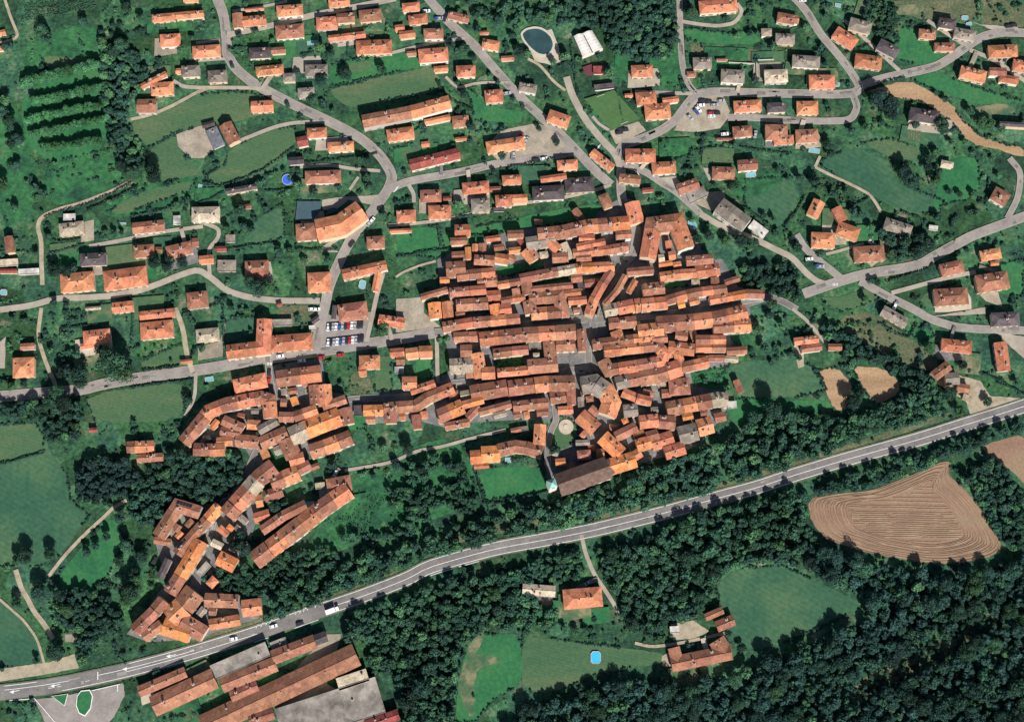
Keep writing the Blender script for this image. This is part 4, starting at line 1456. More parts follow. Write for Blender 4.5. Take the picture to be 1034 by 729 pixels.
# ---------------------------------------------------------------- driveways to the nearest road
RP = [(x, y, w) for m, w, p in ROADS if w < 12 for x, y in dense(smooth(p, 1, False), 2)]
DRIVE_CARS = []; HEDGE_LOTS = []
def to_map(v):                      # metres on the ground -> map units
    c, s = math.cos(TILT), math.sin(TILT); d = Vector((v.x, v.y, 0))-CAM
    yy, zz_ = d.y*c+d.z*s, -d.y*s+d.z*c
    return (PW/2+F*d.x/-zz_, PH/2-F*yy/-zz_)
def on_road(V):
    c = sum(V, Vector((0, 0)))/len(V)
    for i in range(len(V)):
        for f in (0, .33, .66):
            for k in (1, .6):
                q = to_map(c+((V[i].lerp(V[(i+1) % len(V)], f))-c)*k)
                if hit(occ_road, *q): return True
    return False
for mx, px, w in LOTS:
    rnd = random.Random(int(mx[0]*3+mx[1]*11)); q = min(RP, key=lambda r: math.hypot(r[0]-mx[0], r[1]-mx[1])); d = math.hypot(q[0]-mx[0], q[1]-mx[1])
    if 8 < d < 42:
        ux, uy = (mx[0]-q[0])/d, (mx[1]-q[1])/d; side = rnd.choice([-1, 1]); ox, oy = -uy*side*w*.55, ux*side*w*.55
        a_, b2 = (q[0]+ox*.6, q[1]+oy*.6), (mx[0]+ox, mx[1]+oy); pts = [a_, ((a_[0]+b2[0])/2+rnd.gauss(0, .8), (a_[1]+b2[1])/2+rnd.gauss(0, .8)), b2]
        dd = dense(pts, 1.5)
        if sum(hit(occ_house, *t) for t in dd[:int(len(dd)*.6)]) == 0:
            bb = MB(); ribbon(bb, smooth(pts, 2, False), rnd.uniform(1.8, 2.8), nz()); o = link('driveway', bb.me('driveway', [rnd.choice(['lane', 'yard', 'gravel', 'town_paving'])])); o['kind'] = 'structure'; mark_line(occ_road, pts, 2.5)
            if rnd.random() < .42: t = dd[int(len(dd)*.45)]; DRIVE_CARS.append((t[0], t[1], -math.degrees(math.atan2(uy, ux))))
    HEDGE_LOTS.append((mx, px, w, rnd.random()))

# ---------------------------------------------------------------- church
def church():
    a, z_ = to_m((563.5, 490), 12), to_m((614.5, 471.5), 12); c = (a+z_)/2
    e = tag(empty('church', (c.x, c.y, 0)), 'big dark-roofed church with pale bell tower beside the walled lawn', 'church')
    d = (z_-a).normalized(); n = Vector((-d.y, d.x)); L = (z_-a).length; w = 12.6; ze, zr = 11.5, 15.6
    R = lambda p, z: (p.x-c.x, p.y-c.y, z)
    b = MB(); lp = []
    for p in (a+d*.4, z_-d*.4): lp.append([R(p+n*(w/2-.5), 0), R(p+n*(w/2-.5), ze-.1), R(p, zr-.35), R(p-n*(w/2-.5), ze-.1), R(p-n*(w/2-.5), 0)])
    b.loops(lp); link('nave_walls', b.me('nave_walls', ['wall_1']), e)
    b = MB(); lp = []
    for p in (a, z_): lp.append([R(p+n*w/2, ze), R(p, zr), R(p-n*w/2, ze), R(p-n*w/2, ze-.3), R(p, zr-.3), R(p+n*w/2, ze-.3)])
    b.loops(lp); link('nave_roof', b.me('nave_roof', ['roof_nave']), e)
    for s in (-1, 1):
        for k in range(5):
            p = a+d*L*(k+.7)/5.4+n*s*(w/2-.48); b = MB(); b.box((0, 0, 0), (1.2, .2, 2.6)); b.cyl((0, 0, 1.3), .6, .2, 12, 0, axis='y')
            link('window', b.me('church_window', ['glass']), e, R(p, 7.5), math.atan2(d.y, d.x))
    # apse
    b = MB(); ap = z_+d*0.2; P = [ap+(d*math.cos(t)+n*math.sin(t))*4.2 for t in np.linspace(-math.pi/2, math.pi/2, 9)]
    V = [R(p, 0) for p in P]+[R(p, 8.5) for p in P]; b.add(V, [(i, i+1, i+10, i+9) for i in range(8)]); link('apse', b.me('apse', ['wall_1']), e)
    V = [R(ap+(p-ap)*1.1, 8.4) for p in P]+[R(ap, 10.6)]; b = MB(); b.add(V, [(i, i+1, 9) for i in range(8)]); link('apse_roof', b.me('apse_roof', ['roof_nave']), e)
    # tower
    t = a-d*3.4+n*1.0; ang = math.atan2(d.y, d.x); H = 23
    b = MB(); b.box((0, 0, H/2), (4.4, 4.4, H), 0)
    for zc in (9, 16.5, H): b.box((0, 0, zc), (4.8, 4.8, .4), 1)
    tw = link('bell_tower', b.me('bell_tower', ['wall_1', 'stone']), e, R(t, 0), ang)
    b = MB(); b.box((0, 0, H+1.7), (4.9, 4.9, 2.8), 0, top=0.04); b.cyl((0, 0, H+3), .12, 1.6, 6, 1); b.box((0, 0, H+4.2), (.8, .1, .1), 1)
    link('spire', b.me('spire', ['copper', 'metal']), tw)
    for k in range(4):
        b = MB(); b.box((0, -2.22, 19.8), (1.6, .1, 3)); q = link('belfry_opening', b.me('belfry_opening', ['glass']), tw, (0, 0, 0), k*math.pi/2)
    b = MB(); b.cyl((0, -2.28, 14), 1.1, .12, 20, axis='y'); link('clock_face', b.me('clock_face', ['paint']), tw)
noise_mat('roof_nave', [(0.3, (0.08, 0.052, 0.042)), (0.5, (0.125, 0.08, 0.062)), (0.7, (0.17, 0.11, 0.085))], 0.4, 0.9, 6)
church()
mark_line(occ_house, [(552, 492), (616, 471)], 11)

# ---------------------------------------------------------------- white double-roofed hall
def hall():
    Q = [at(579, 37, 4), at(598, 31, 4), at(609, 49, 4), at(588, 58, 4)]; c = sum(Q, Vector())/4
    e = tag(empty('sports_hall', (c.x, c.y, 0)), 'white hall with two side-by-side curved roofs above the football pitch', 'hall')
    b = MB(); b.add([(q.x-c.x, q.y-c.y, z) for z in (0, 4) for q in Q], [(0, 1, 5, 4), (1, 2, 6, 5), (2, 3, 7, 6), (3, 0, 4, 7)]); link('walls', b.me('hall_walls', ['wall_1']), e)
    for k in range(2):
        A, B_ = Q[0].lerp(Q[1], k/2+.02), Q[0].lerp(Q[1], (k+1)/2-.02); C_, D_ = Q[3].lerp(Q[2], k/2+.02), Q[3].lerp(Q[2], (k+1)/2-.02)
        b = MB(); V = []
        m_ = 9
        for u in np.linspace(0, 1, 14):
            for i in range(m_):
                t = i/(m_-1); p = A.lerp(C_, u).lerp(B_.lerp(D_, u), t); V.append((p.x-c.x, p.y-c.y, 4+1.5*math.sin(math.pi*t)+(0.06 if int(u*13+.5) % 2 else 0)))
        b.add(V, [(r*m_+i, r*m_+i+1, (r+1)*m_+i+1, (r+1)*m_+i) for r in range(13) for i in range(m_-1)])
        b.add([V[i] for i in range(m_)], [tuple(range(m_))]); b.add([V[13*m_+i] for i in range(m_)], [tuple(range(m_))])
        link('curved_roof', b.me('curved_roof', ['roof_hall']), e)
noise_mat('roof_hall', [(0.3, (0.55, 0.52, 0.47)), (0.6, (0.68, 0.65, 0.6))], 0.3, 0.7, 4)
hall(); mark_line(occ_house, [(583, 47), (604, 40)], 10)

# ---------------------------------------------------------------- ponds, pools, pitch, courts
def pool(pts, label, cat='swimming pool', m='pool_water', rimw=0.8, rim='stone', name='pool', h=0.25, sm=1):
    if sm: pts = smooth(pts, sm)
    V = [at(x, y, 0) for x, y in pts]; c = sum(V, Vector())/len(V); h += ZR
    e = tag(empty(name, c), label, cat); n = len(V); O = []; I = []
    for v in V:
        d = (v-c); I.append(v-c); O.append(d+d.normalized()*rimw)
    b = MB(); b.add([(p.x, p.y, 0) for p in O]+[(p.x, p.y, h) for p in O]+[(p.x, p.y, h) for p in I]+[(p.x, p.y, h-.2) for p in I],
                    [(k*n+i, k*n+(i+1) % n, (k+1)*n+(i+1) % n, (k+1)*n+i) for k in range(3) for i in range(n)])
    link('rim', b.me('pool_rim', [rim]), e)
    me = mesh('pool_water', [(p.x, p.y, h-.12) for p in I], [tuple(range(n))], m)
    if me.polygons[0].normal.z < 0: me.flip_normals()
    link('water', me, e)
    occ_road[:] |= pip(pts)
    return e
pool([(527.5, 35), (532, 31), (540, 29.5), (546, 30.5), (552, 34), (556.5, 39), (558.5, 46), (556, 53), (550, 56), (543, 54.5), (535, 48), (529, 40)], 'oval dark-water pond with a stone rim beside the curving lane', 'pond', 'water', 1.3, 'stone', 'pond')
def rect(cx_, cy_, w, h_, a=0):
    a = math.radians(a); return [(cx_+dx*math.cos(a)*w/2-dy*math.sin(a)*h_/2, cy_+dx*math.sin(a)*w/2+dy*math.cos(a)*h_/2) for dx, dy in ((-1, -1), (1, -1), (1, 1), (-1, 1))]
for args in ((316, 44, 12, 4.5, -6, 'long pale blue garden pool between top left villas', 'pool_water'),
             (135, 266.5, 18, 4.5, -8, 'narrow turquoise pool behind the orange roofs at the left', 'pool_water'),
             (4, 295.5, 7, 6, 0, 'small blue pool at the left edge lane', 'pool_water'),
             (366, 287.5, 7, 9, 12, 'turquoise pool in the angle of a long orange-roofed house', 'pool_water'),
             (699, 227, 8, 11, -25, 'pale blue rectangular pool beside the horseshoe villa', 'pool_water'),
             (642, 187, 8, 3.5, 0, 'tiny blue pool by the village junction', 'pool_water'),
             (758, 177, 11, 5.5, -8, 'kidney-shaped turquoise pool in a wide lawn', 'pool_water'),
             (713, 157.5, 7, 4, -25, 'little pool beside the curved hedge', 'pool_water'),
             (822, 152.5, 12, 5, 8, 'bright blue pool at the corner of the hillside field', 'pool_water'),
             (641, 85.5, 7, 4, 5, 'pale pool beside the villa left of the triangular car park', 'pool_water'),
             (845, 86, 5.5, 4, 0, 'tiny round blue pool right of an orange villa', 'pool_water'),
             (846, 6, 6, 3.5, 10, 'small blue pool at the top right', 'pool_water'),
             (974, 18.5, 7, 4, 0, 'blue pool behind the top right terrace, upper one', 'pool_water'),
             (978, 25, 6, 3.5, -15, 'blue pool behind the top right terrace, lower one', 'pool_water'),
             (601.5, 663.5, 11, 13.5, 0, 'bright blue square pool alone on the lower meadow', 'pool_blue'),
             (211.5, 383, 9, 5, -10, 'turquoise splash pool in the garden playground', 'pool_water'),
             (124, 226, 7, 2, 0, 'thin blue pool above the upper left lane', 'pool_water'),
             (561, 480, 5, 4, 0, 'small pale turquoise basin at the foot of the church tower', 'pool_water'),
             (513, 464.5, 6, 5, 0, 'small pale blue pool above the walled lawn', 'pool_water'),
             (202, 190, 4, 7, 10, 'narrow pool at the edge of the left mown field', 'pool_water')):
    ww_, hh_ = args[2]*.85, args[3]*.85
    pool(rect(args[0], args[1], ww_, hh_, args[4]), args[5], m=args[6], rimw=0.35, rim='kerb', sm=1 if len(args[5]) % 2 else 0)
# blue trampoline
c = at(290.5, 182, 0); e = tag(empty('trampoline', c), 'round blue trampoline on a lawn beside a dark tree', 'trampoline')
b = MB(); b.cyl((0, 0, .95), 2.9, .12, 24); link('mat', b.me('trampoline_mat', ['canvas_blue']), e)
b = MB()
for i in range(24):
    a0, a1 = 2*math.pi*i/24, 2*math.pi*(i+1)/24
    b.add([(r*math.cos(a), r*math.sin(a), z) for a in (a0, a1) for r, z in ((2.85, .95), (3.2, .95), (3.2, 1.15), (2.85, 1.15))], [(0, 4, 5, 1), (1, 5, 6, 2), (2, 6, 7, 3), (3, 7, 4, 0)])
link('ring', b.me('trampoline_ring', ['metal']), e)
for i in range(6):
    b = MB(); b.cyl((3*math.cos(i*math.pi/3), 3*math.sin(i*math.pi/3), 0), .06, .95, 6); link('leg', b.me('trampoline_leg', ['metal']), e)
# courts and pitch
def surface(name, pts, m): return sheet(name, pts, m)
surface('sports_court', [(300.5, 204), (324.5, 204), (324, 213), (315, 224), (298.5, 223)], 'court')
surface('sports_court', [(331, 212), (338, 210.5), (343, 213), (330, 218)], 'court')
surface('sports_court', [(588, 69), (597, 66), (603, 71), (596, 78), (590, 76)], 'court_red')
pitch = [(590, 101), (620, 92), (646, 121), (617, 133)]
surface('football_pitch', pitch, 'turf')
mk = MB(); zz = ZR+.06
def pl(u, v):
    A = Vector(pitch[0]).lerp(Vector(pitch[1]), u); B_ = Vector(pitch[3]).lerp(Vector(pitch[2]), u); q = A.lerp(B_, v); return (q.x, q.y)
for k, ln in enumerate(([(0.08, .06), (.92, .06), (.92, .94), (.08, .94), (.08, .06)], [(.08, .5), (.92, .5)], [(.3, .06), (.3, .18), (.7, .18), (.7, .06)], [(.3, .94), (.3, .82), (.7, .82), (.7, .94)],
           [(.5+.15*math.cos(t), .5+.11*math.sin(t)) for t in np.linspace(0, 6.283, 20)])):
    ribbon(mk, [pl(*q) for q in ln], 0.22, zz+.003*k)
o = link('pitch_markings', mk.me('pitch_markings', ['paint'])); o['kind'] = 'structure'
for v, wh in ((.05, 'upper'), (.95, 'lower')):
    p, q = at(*pl(.38, v), 0), at(*pl(.62, v), 0); d = q-p; b = MB()
    b.cyl((0, 0, 0), .07, 2.2, 6); b.cyl((d.x, d.y, 0), .07, 2.2, 6); link_ = MB()
    e = tag(empty('football_goal', p), 'white goal frame on the %s end of the football pitch' % wh, 'goal'); link('post', b.me('goal_post', ['paint']), e)
    b = MB(); b.box((d.x/2, d.y/2, 2.2), (d.length, .12, .12), 0, math.atan2(d.y, d.x)); link('crossbar', b.me('crossbar', ['paint']), e)
occ_road |= pip(pitch)
# round fountain bed in the walled garden
c = at(571.5, 431, 0); e = tag(empty('garden_rotunda', c), 'pale round garden bed with dark centre inside the walled garden', 'garden bed')
b = MB(); b.cyl((0, 0, 0), 4.2, ZR+.2, 24, 0, 4.1); link('gravel_ring', b.me('gravel_ring', ['gravel']), e)
b = MB(); b.cyl((0, 0, 0), 1.5, ZR+.6, 14, 0, 1.3); link('stone_bed', b.me('stone_bed', ['stone']), e)

# ---------------------------------------------------------------- trees
def crown_arrays(nleaf, seed, squat=0.85, size=0.12, nblob=11):
    r = np.random.RandomState(seed); C = []; Rr = []
    for i in range(nblob):
        a = r.uniform(0, 2*np.pi); el = r.uniform(-0.25, 1)
        q = 0.62*np.sqrt(max(0, 1-el*el*.6))*r.uniform(.6, 1.0)
        C.append((q*np.cos(a), q*np.sin(a), 1.05+el*0.55*squat)); Rr.append(r.uniform(.30, .46))
    C.append((0, 0, 1.1)); Rr.append(.58)
    C = np.array(C); Rr = np.array(Rr); pr = Rr**2/np.sum(Rr**2)
    k = r.choice(len(C), nleaf, p=pr); d = r.normal(size=(nleaf, 3)); d[:, 2] = np.abs(d[:, 2])*1.1-.35; d /= np.linalg.norm(d, axis=1)[:, None]
    rad = Rr[k]*r.uniform(.78, 1.06, nleaf); P = C[k]+d*rad[:, None]*np.array([1, 1, squat])
    nrm = d+r.normal(size=(nleaf, 3))*.42; nrm /= np.linalg.norm(nrm, axis=1)[:, None]
    t = np.cross(nrm, r.normal(size=(nleaf, 3))); t /= np.linalg.norm(t, axis=1)[:, None]; bt = np.cross(nrm, t)
    s = size*r.uniform(.6, 1.35, nleaf)[:, None]; s2 = s*r.uniform(.6, 1, nleaf)[:, None]
    V = np.stack([P-t*s-bt*s2*.3, P+bt*s2, P+t*s-bt*s2*.2, P-bt*s2*1.1], axis=1).reshape(-1, 3)
    return V
def quad_mesh(name, V, m, extra=None):
    n = len(V)//4; me = D.meshes.new(name); me.vertices.add(len(V)); me.vertices.foreach_set('co', V.astype(np.float32).ravel())
    me.loops.add(n*4); me.loops.foreach_set('vertex_index', np.arange(n*4, dtype=np.int32))
    me.polygons.add(n); me.polygons.foreach_set('loop_start', np.arange(0, n*4, 4, dtype=np.int32))
    me.materials.append(MATS[m]); me.update(calc_edges=True); return me
def trunk_mesh(seed):
    r = random.Random(seed); b = MB(); b.cyl((0, 0, 0), .085, .55, 8, 0, .06)
    for i in range(4):
        a = i*1.6+r.random(); P0 = Vector((0, 0, .45)); P1 = Vector((.38*math.cos(a), .38*math.sin(a), 1.0)); n = 5; V = []
        for p, q in ((P0, .045), (P1, .018)): V += [(p.x+q*math.cos(t), p.y+q*math.sin(t), p.z) for t in np.linspace(0, 6.283, n, endpoint=False)]
        b.add(V, [(j, (j+1) % n, n+(j+1) % n, n+j) for j in range(n)])
    return b.me('trunk', ['bark'])
TRUNKS = [trunk_mesh(i) for i in range(3)]
CR = {}
def crown(mat_, big, i):
    k = (mat_, big, i)
    if k not in CR:
        V = crown_arrays(2600 if big else 1100, 100+i+(50 if big else 0), 0.85+0.1*(i % 3), .062 if big else .095, 22 if big else 12)
        CR[k] = quad_mesh('crown', V, mat_)
    return CR[k]
TREES_OUT = []
org, sc_ = (0, 0), 1
for ln in TREES.strip().splitlines():
    if ln.startswith('@'):
        a = ln[1:].split(','); org, sc_ = (float(a[0]), float(a[1])), float(a[2]); continue
    for it in ln.split(';'):
        r_, xy = it.split(); x, y = rd(xy, org, sc_); TREES_OUT.append((x, y, float(r_)/sc_*0.9, None, None))
ROWN = 0
for ln in TLINES.strip().splitlines():
    if ln.startswith('@'):
        a = ln[1:].split(','); org, sc_ = (float(a[0]), float(a[1])), float(a[2]); continue
    t = ln.split(); r_ = float(t[0])/sc_; P = [Vector(rd(q, org, sc_)) for q in t[1:]]; ROWN += 1; tn = 0; SEC = ['', 'top', 'second', 'third', 'fourth', 'bottom']
    for a, b_ in zip(P[:-1], P[1:]):
        k = max(1, int((b_-a).length/(r_*1.35)))
        for i in range(k):
            tn += 1; q = a.lerp(b_, (i+.5)/k); TREES_OUT.append((q.x+random.gauss(0, .4), q.y+random.gauss(0, .4), r_*random.uniform(1.6, 1.95), 'leaf_orchard', ('round tree, %s from the left in the %s orchard tree row' % (ordn(tn), SEC[ROWN]), 'orchard row trees')))
WOODT = []
lone = [(t[0], t[1], t[2]) for t in TREES_OUT]
for poly, sp, (r0, r1), m, desc, und in WOODS:
    xs = [p[0] for p in poly]; ys = [p[1] for p in poly]; pts = []
    area = 0.5*abs(sum(poly[i-1][0]*poly[i][1]-poly[i][0]*poly[i-1][1] for i in range(len(poly)))); tries = int(area/sp**2*(30 if sp < 13 else 14))
    for _ in range(tries):
        x, y = random.uniform(min(xs), max(xs)), random.uniform(min(ys), max(ys)); r = random.uniform(r0, r1)
        if not pip(poly, np.array([[x]]), np.array([[y]]))[0, 0]: continue
        if hit(occ_house, x, y) or hit(occ_road, x, y) or hit(occ_house, x, y+r*.5) or hit(occ_road, x, y+(r*.6 if sp != 10.1 else 2)) or hit(occ_road, x, y-r*.6): continue
        if sp == 13 and (x < 392 and y < 540 or math.sin(x*.13)+math.sin(y*.17+1) > .75): continue
        if any((x-q[0])**2+(y-q[1])**2 < ((0.42 if sp > 12 else (.43 if sp == 10.1 else 0.56))*(r+q[2]))**2 for q in pts): continue
        if any((x-q[0])**2+(y-q[1])**2 < (0.5*(r+q[2]))**2 for q in lone): continue
        if m == 'leaf_forest' and 845 < x < 1012 and abs((y-706)+(x-845)*.5) < 11: r *= .35
        m2 = random.choice([m, m, m, m, 'leaf_dark', 'leaf_dark', 'leaf_green', 'leaf_light' if sp < 11.2 or random.random() < .3 else m] if m != 'leaf_purple' else [m])
        pts.append((x, y, r, m2, desc))
    WOODT += pts
WOODT.sort(key=lambda t: -t[2])
nlone = len(TREES_OUT)
ALLT = TREES_OUT+[(x, y, r, m, (d, d)) for x, y, r, m, d in WOODT]
ALLT.sort(key=lambda t: -t[2]*(1.5 if t[4] is None else (1.8 if t[4][1] == 'orchard row trees' else 1.0)))
NIND = 296
def leaf_for(x, y):
    v = math.sin(x*0.37+y*0.91)*.5+.5
    return 'leaf_dark' if v < .5 else ('leaf_green' if v < .88 else 'leaf_light')
PURPLE = [(883, 105), (897, 108), (899, 116), (915, 172), (60, 375)]
for i, (x, y, r, m, g) in enumerate(ALLT[:NIND]):
    if m is None and any(math.hypot(x-a, y-b_) < 12 for a, b_ in PURPLE): m = 'leaf_purple'
    m = m or leaf_for(x, y); big = r > 7
    R_ = r*mpp(x, y); hc = R_*1.05; p = at(x, y, hc)
    e = empty('tree', (p.x, p.y, 0)); rz = random.uniform(0, 6.28)
    dark = {'leaf_dark': 'dark green', 'leaf_green': 'mid green', 'leaf_light': 'light green', 'leaf_orchard': 'bright green', 'leaf_forest': 'blue-green', 'leaf_purple': 'very dark'}[m]
    if g: tag(e, g[0] if g[1] == 'orchard row trees' else '%s broad-crowned tree in the %s' % (dark, g[0]), 'tree', g[1])
    else:
        tag(e, None, 'tree', 'trees standing on their own')
        want_label(e, ('big ' if r > 8.5 else ('small ' if r < 4 else ''))+dark+' tree', x, y)
    c = link('crown', crown(m, big, i % (4 if big else 6)), e, (0, 0, 0), rz); kz = random.uniform(1.05, 1.35) if g else random.uniform(1.15, 1.55)
    c.scale = (R_*random.uniform(.92, 1.08), R_*random.uniform(.92, 1.08), R_*kz)
    t = link('trunk', TRUNKS[i % 3], e, (0, 0, 0), rz); t.scale = (R_, R_, R_*kz)
# the rest of the woods: one mass
def mass(items, name, label, cat, per, size, sub=0.8):
    by = {}
    for x, y, r, m in items: by.setdefault(m, []).append((x, y, r))
    protos = [crown_arrays(per, 900+i, .85+.1*(i % 3), size, 9) for i in range(6)]
    allV = []; mi = []; mats = sorted(by)
    for k, m in enumerate(mats):
        for j, (x, y, r) in enumerate(by[m]):
            R_ = r*mpp(x, y); p = at(x, y, R_*.9); a = random.uniform(0, 6.28); P = protos[j % 6]
            cs, sn = math.cos(a), math.sin(a); V = np.stack([P[:, 0]*cs-P[:, 1]*sn, P[:, 0]*sn+P[:, 1]*cs, P[:, 2]*random.uniform(.85, 1.15)*(1.35 if sub == 1.0 else 1)], 1)*R_
            V[:, 2] -= R_*(1-sub); allV.append(V+np.array([p.x, p.y, 0])); mi.append(np.full(len(P)//4, k, np.int32))
    V = np.concatenate(allV); me = quad_mesh(name, V, mats[0])
    for m in mats[1:]: me.materials.append(MATS[m])
    me.polygons.foreach_set('material_index', np.concatenate(mi)); me.update()
    o = link(name, me); tag(o, label, cat, None, 'stuff'); return o
rest = [(x, y, r, m or leaf_for(x, y)) for x, y, r, m, d in ALLT[NIND:]]
print('TREES lone', nlone, 'wood', len(WOODT), 'rest', len(rest), 'houses', NH)
if rest: mass(rest, 'woodland', 'woodland canopy of many merging crowns along the highway and in the forest', 'woodland', 800, .11, 1.0)
# undergrowth and garden shrubs
und = []
for poly, sp, rr, m, desc, u in WOODS:
    if not u: continue
    xs = [p[0] for p in poly]; ys = [p[1] for p in poly]
    area = 0.5*abs(sum(poly[i-1][0]*poly[i][1]-poly[i][0]*poly[i-1][1] for i in range(len(poly))))
    for _ in range(int(area/16)):
        x, y = random.uniform(min(xs), max(xs)), random.uniform(min(ys), max(ys))
        if pip(poly, np.array([[x]]), np.array([[y]]))[0, 0] and not hit(occ_house, x, y) and not hit(occ_road, x, y): und.append((x, y, random.uniform(1.6, 3.6), random.choice(['leaf_green', 'leaf_dark', 'leaf_light'])))
mass(und, 'undergrowth', 'leafy undergrowth filling the gaps between the woodland trees', 'undergrowth', 170, .2, .35)
shr = []
inb = lambda x, y: not (hit(occ_house, x, y) or hit(occ_road, x, y))
for _ in range(3500):
    x0, y0 = random.uniform(0, 1034), random.uniform(0, 729)
    if not inb(x0, y0) or hit(occ_field, x0, y0): continue
    town_ = hit(occ_town, x0, y0); wild = x0 < 112 and y0 < 225
    if (town_ or wild) and random.random() < .6: continue
    kk = random.choice([1, 1, 2, 4, 7, 10])
    if 326 < x0 < 394 and 486 < y0 < 542: continue
    st = random.uniform(1, 3.4); a = random.choice([-.25, 1.3, random.uniform(0, 3)]); big = random.random() < .45
    mm = random.choice(['leaf_green', 'leaf_dark', 'leaf_dark', 'leaf_light'])
    for q in range(kk):
        u = random.gauss(0, kk*.75); x, y = x0+u*math.cos(a)+random.gauss(0, st*.4), y0+u*math.sin(a)+random.gauss(0, st*.4); r = random.uniform(1.6, 3.9) if big and not town_ else random.uniform(.8, 1.9)
        if inb(x, y) and inb(x, y-r*.4) and not hit(occ_field, x, y): shr.append((x, y, r, mm))
print('shrubs', len(shr))
for m, p in FIELDS:
    if m in ('f_mown', 'f_teal', 'f_bright', 'f_dirt'):
        pp = dense(p+[p[0]], 1.7); ph = random.uniform(0, 6)
        for i, (x, y) in enumerate(pp):
            if math.sin(i*.07+ph) < .1 or random.random() < .2: continue
            x += random.gauss(0, .5); y += random.gauss(0, .5)
            if inb(x, y): shr.append((x, y, random.uniform(.8, 1.9), 'leaf_dark'))
mass(shr, 'shrubbery', 'scattered low garden shrubs and bushes between the houses', 'shrubs', 150, .21, .55)

# ---------------------------------------------------------------- hedges
org, sc_ = (0, 0), 1; k = 0; HL = HEDGES.strip().splitlines()+['@0,0,1']
for mx, px, w, rv in HEDGE_LOTS:
    rnd = random.Random(int(rv*1e6)); a, b_ = Vector(px[0]), Vector(px[1]); d = (b_-a).normalized(); n_ = Vector((-d.y, d.x)); L = (b_-a).length; m_ = (a+b_)/2
    wall = rv > .6
    sx, sy = rnd.choice([-1, 1]), rnd.choice([-1, 1]); A = m_+d*sx*(L/2+rnd.uniform(5, 9)); o1 = n_*sy*(w/2+rnd.uniform(5, 10))
    pts = [A-n_*sy*(w*.4), A+o1, A+o1-d*sx*(L*rnd.uniform(.6, 1.2))]; dd = dense([tuple(p) for p in pts], 1)
    ok = [t for t in dd if not hit(occ_house, *t) and not hit(occ_road, *t)]
    if len(ok) < len(dd)*.97 or len(dd) < 8: continue
    if wall:
        P = [Vector((at(p.x, p.y, 0).x, at(p.x, p.y, 0).y)) for p in pts]; c = P[1]; bb = MB(); lp = []
        for q, r_ in ((0.15, 1.7),):
            for (l, r2), cc in zip(offsets(P, .35), P): lp.append([(l.x-c.x, l.y-c.y, 0), (l.x-c.x, l.y-c.y, 2.1), (r2.x-c.x, r2.y-c.y, 2.1), (r2.x-c.x, r2.y-c.y, 0)])
        bb.loops(lp); o = link('garden_wall', bb.me('garden_wall', ['stone']), None, (c.x, c.y, 0)); tag(o, None, 'wall', 'garden walls between the plots'); want_label(o, 'thin stone garden wall with a corner', pts[1].x, pts[1].y); continue
    HL.append('1.6 '+' '.join('%.1f,%.1f' % tuple(p) for p in pts))
for ln in HL:
    if ln.startswith('@'):
        a = ln[1:].split(','); org, sc_ = (float(a[0]), float(a[1])), float(a[2]); continue
    t = ln.split(); w = max(1.1, float(t[0])/sc_*.55*1.1); px = smooth([rd(q, org, sc_) for q in t[1:]], 1, False)
    P = [Vector((at(x, y, 0).x, at(x, y, 0).y)) for x, y in px]; c = sum(P, Vector((0, 0)))/len(P); L = sum((b_-a).length for a, b_ in zip(P[:-1], P[1:]))
    if 0 < min(q[0] for q in px) and L < 2: continue
    r = np.random.RandomState(k); k += 1; n = int(L*w*5)+80; hgt = 1.9 if w < 3 else 3.0; out = []
    seg = [(b_-a).length for a, b_ in zip(P[:-1], P[1:])]; cum = np.cumsum([0]+seg)
    s = r.uniform(0, L, n); i = np.clip(np.searchsorted(cum, s)-1, 0, len(seg)-1)
    A = np.array([(p.x-c.x, p.y-c.y) for p in P]); dirs = np.array([((b_-a)/(b_-a).length)[:] for a, b_ in zip(P[:-1], P[1:])])
    base = A[i]+dirs[i]*(s-cum[i])[:, None]; nr = np.stack([-dirs[i][:, 1], dirs[i][:, 0]], 1)
    th = r.uniform(-1.9, 1.9, n); wob = 1+.25*np.sin(s*.9)+.2*np.sin(s*.37+2); q = base+nr*(np.sin(th)*w/2*wob)[:, None]; z = hgt*(.35+.65*np.cos(th*.75))*(.9+.15*np.sin(s*.6))
    Pp = np.column_stack([q, z]); nm = np.column_stack([nr*np.sin(th)[:, None], np.cos(th)])+r.normal(size=(n, 3))*.4; nm /= np.linalg.norm(nm, axis=1)[:, None]
    tt = np.cross(nm, r.normal(size=(n, 3))); tt /= np.linalg.norm(tt, axis=1)[:, None]; bt = np.cross(nm, tt); sz = r.uniform(.3, .62, n)[:, None]
    V = np.stack([Pp-tt*sz, Pp+bt*sz, Pp+tt*sz, Pp-bt*sz], 1).reshape(-1, 3)
    mid = px[len(px)//2]
    o = link('hedge', quad_mesh('hedge', V, 'leaf_dark'), None, (c.x, c.y, 0)); tag(o, None, 'hedge', 'hedges along the gardens and lanes'); want_label(o, ('thick' if w > 2 else ('thin' if w > 1.2 else 'low clipped'))+(' long' if L > 45 else ' short')+' dark green hedge', *mid)

